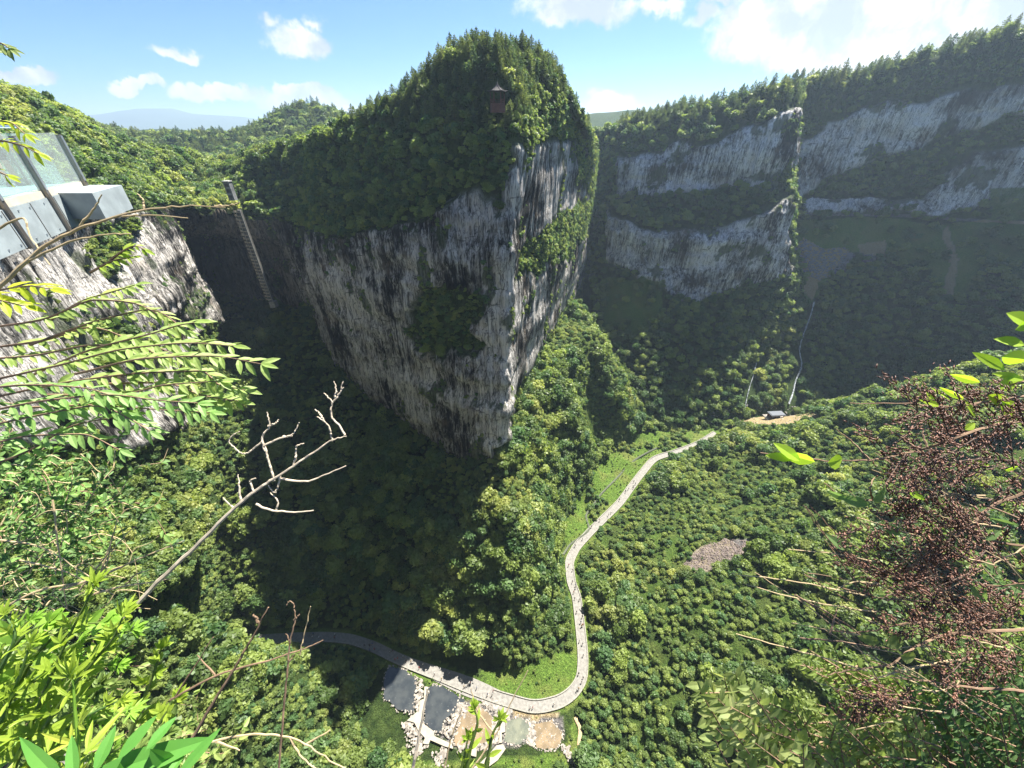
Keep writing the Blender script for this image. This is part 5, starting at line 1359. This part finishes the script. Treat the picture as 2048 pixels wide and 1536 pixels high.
seed_shrub('upper seed laden branch with yellow green leaves at its top', [[(2120, 830), (1990, 850), (1900, 880), (1820, 905), (1740, 920), (1660, 922), (1590, 915), (1520, 905)], [(2120, 780), (2000, 800), (1900, 812), (1830, 808), (1700, 806)], [(1740, 920), (1700, 880), (1672, 860)], [(1840, 905), (1810, 880), (1778, 860)], [(1855, 895), (1845, 870), (1858, 850)], [(2100, 740), (2040, 765), (1985, 790), (1945, 815)]],
    [((2060, 840), (1840, 820), 55, 3.2), ((2060, 930), (1900, 880), 60, 3.0), ((1900, 890), (1770, 925), 42, 1.6), ((1990, 900), (1790, 940), 40, 1.5), ((2060, 830), (1950, 810), 40, 1.2)], 3000, 1.75,
    [(1630, 924, 66, 2.9, .5), (1600, 922, 62, 2.5, .42), (1655, 926, 34, 0.2, .8), (1590, 918, 60, 3.0, .35), (1960, 765, 60, 2.9, .35), (1990, 775, 60, .3, .4), (1975, 790, 55, -.4, .5), (2010, 740, 70, 2.6, .35), (2048, 760, 60, 2.9, .35), (2030, 660, 60, .5, .5), (2060, 650, 50, 2.6, .8), (2050, 690, 60, 2.9, .5), (2060, 720, 66, 3.0, .4), (2000, 800, 50, -.9, .6), (1900, 800, 44, 2.5, .2), (1930, 800, 54, 2.7, .22), (1880, 812, 40, 2.8, .3), (1870, 806, 30, 2.2, .25), (1950, 835, 40, 2.0, .25), (1930, 860, 26, .6, .6), (1980, 930, 34, 3.0, .5), (2010, 940, 30, .2, .6), (1850, 1000, 50, 2.6, .25)])
seed_shrub('broad middle mass of dark brown seed heads and bare stems', [[(2120, 960), (1990, 1010), (1930, 1060), (1850, 1110), (1790, 1170)], [(2120, 1100), (2000, 1085), (1860, 1040), (1750, 1000), (1690, 1000), (1650, 965)], [(1860, 1190), (1760, 1140), (1690, 1110), (1612, 1012)], [(2120, 1160), (1950, 1170), (1800, 1130), (1690, 1080), (1620, 1012)], [(2000, 1250), (1900, 1210), (1790, 1200), (1700, 1180), (1610, 1150)], [(1745, 1000), (1740, 975), (1748, 955)], [(2100, 1060), (1950, 1000), (1870, 940)]],
    [((2060, 1010), (1830, 1060), 62, 2.6), ((2060, 1110), (1780, 1110), 75, 3.6), ((2060, 1190), (1820, 1180), 60, 2.6), ((1900, 1110), (1720, 1150), 38, 1.2), ((1860, 960), (1780, 1010), 36, .9), ((1800, 1060), (1700, 1060), 24, .4)], 3800, 1.85,
    [(1745, 1000, 40, .6, .7), (1740, 1010, 60, 2.9, .3), (1700, 1000, 50, 2.8, .35), (1800, 1070, 40, 2.6, .5), (1970, 1080, 40, .5, .4), (2030, 1050, 50, 2.9, .3), (1690, 1100, 46, 2.4, .3), (1900, 1110, 40, 1.0, .5), (1990, 1150, 60, 2.2, .4), (1860, 1060, 40, -.4, .5), (2020, 1170, 60, -.5, .5), (1940, 1165, 60, -.8, .35)], ML_GREY)
seed_shrub('lower dark seed heads above the oval leaved bushes', [[(2120, 1250), (1990, 1262), (1900, 1268), (1820, 1300), (1780, 1330), (1700, 1340), (1655, 1350)], [(2120, 1390), (1980, 1378), (1870, 1365), (1780, 1355)], [(1950, 1245), (1830, 1245), (1740, 1262), (1700, 1264), (1660, 1260)], [(1600, 1276), (1700, 1286), (1800, 1300)], [(1590, 1190), (1680, 1240), (1760, 1300)], [(1830, 1360), (1790, 1340), (1740, 1322)], [(1660, 1270), (1668, 1240), (1676, 1215)]],
    [((2060, 1230), (1850, 1220), 45, 2.0), ((2050, 1300), (1880, 1300), 48, 1.5), ((1860, 1360), (1760, 1420), 40, 1.3), ((1740, 1420), (1690, 1440), 18, .5), ((2000, 1340), (1860, 1360), 36, .9), ((1900, 1260), (1760, 1240), 26, .5)], 2500, 1.7,
    [(1760, 1285, 46, 2.9, .55), (1770, 1290, 44, .3, .55), (1800, 1312, 36, -.1, .7), (1900, 1265, 26, 2.4, .6), (1915, 1268, 46, -.3, .4), (1830, 1320, 40, -.4, .2)], ML_GREY)
R9 = random.Random(77)
fan = []
for _ in range(46):
    u = R9.uniform(1700, 2060); v = R9.uniform(980, 1440); a = R9.choice((2.75, 2.6, 2.95, 2.3, 3.3)) + R9.gauss(0, .15); L_ = R9.uniform(90, 280)
    fan.append([(u, v), (u+math.cos(a)*L_*.5, v-math.sin(a)*L_*.5+R9.uniform(-12, 12)), (u+math.cos(a)*L_, v-math.sin(a)*L_)])
twig('spray of fine pale stems crossing the dark seed heads', fan, 1.8, 3.2, 1.3, M_TAN)
twig('pair of long thin reddish stems fanning left over the slope', [[(2000, 1290), (1850, 1250), (1720, 1210), (1610, 1150)], [(1990, 1240), (1830, 1190), (1700, 1160), (1615, 1146)], [(1800, 1180), (1700, 1110), (1640, 1060), (1608, 1010)], [(1720, 1180), (1680, 1120), (1650, 1080)], [(1770, 1330), (1680, 1250), (1600, 1195)]], 1.9, 4, 1.4, M_TWIG)
# --- oval leaved bushes, lower right
def oval_bush(label, poly, n, t0, t1, lp, mat, seed, an0=2.4):
    root = empty('oval_leaved_bush', Q(1800, 1700, 2.4)); tag(root, label, 'bush', 'oval leaved bushes at the lower right'); inv = Matrix.Translation(-root.location)
    sb = MB(); lb = MB(); R = random.Random(seed)
    for (u, v) in fill_poly(poly, n):
        t = R.uniform(t0, t1); a = an0+R.gauss(0, .45); Lp = R.uniform(50, 130)
        px = [(u-math.cos(a)*Lp*.5+math.cos(a)*Lp*f, v+math.sin(a)*Lp*.5-math.sin(a)*Lp*f, t-.1*f) for f in (0, .33, .66, 1)]
        L = qline(px, 4); sb.tube(L, taper(len(L), px_r(3.5, t), px_r(1.6, t)), 4, cap=False)
        for i in range(2, len(L)):
            d = (L[i]-L[i-1]).normalized(); s = d.cross(Vector((0, -1, .6))).normalized()*(1 if i % 2 else -1)
            sz = px_r(lp*2, t)*R.uniform(.65, 1.2); leaf(lb, L[i], d*.6+s*.7+rv(.15), Vector((.1, -.8, .8))+rv(.35), sz, sz*R.uniform(.32, .5), .1)
    for mb, nm, mt in ((sb, 'stem', M_TWIG), (lb, 'leaves', mat)):
        o = mb.build(nm, mt, root); o.matrix_parent_inverse = inv
oval_bush('pale oval leaved bush at the left end of the lower right foliage', [(1390, 1400), (1480, 1370), (1600, 1430), (1620, 1560), (1480, 1580)], 34, 1.7, 2.3, 30, ML_GREY, 5)
oval_bush('grey green bush with slim slanting leaves along the bottom edge', [(1520, 1440), (1700, 1440), (1850, 1450), (1900, 1600), (1560, 1600)], 230, 1.8, 3.0, 19, ML_GREY, 6)
oval_bush('dark leafy bush filling the bottom right corner', [(1840, 1380), (2080, 1330), (2080, 1600), (1800, 1600)], 300, 1.9, 3.0, 19, fol('dark oval leaves', (.07, .12, .03), (.25, .33, .09), (.44, .48, .17), .45), 7)
oval_bush('thin light green bush between the seed heads and the slope', [(1640, 1310), (1850, 1400), (2080, 1250), (2080, 1360), (1800, 1450), (1660, 1420)], 110, 2.4, 3.2, 16, ML_DROOP, 8)
b = MB(); c = Q(1885, 1488, 2.3)
vs, fs_ = RU[2]; b.add([Vector(v)*.13+c for v in vs], fs_); tag(b.build('rock', M_BANKG), 'single grey stone among the lower right leaves', 'rock')
# ------------------------------------------------------------------ air
hm_, w = newmat('air')
w.n('ShaderNodeOutputMaterial', {'Volume': w.n('ShaderNodeVolumePrincipled', {'Color': (.62, .80, 1.0, 1), 'Density': .0002, 'Anisotropy': .35})})
b = MB(); b.box((-1000, 3150, 165), (13000, 7500, 360)); tag(b.build('haze', hm_), 'faint blue haze filling the gorge air', 'haze', None, 'stuff')
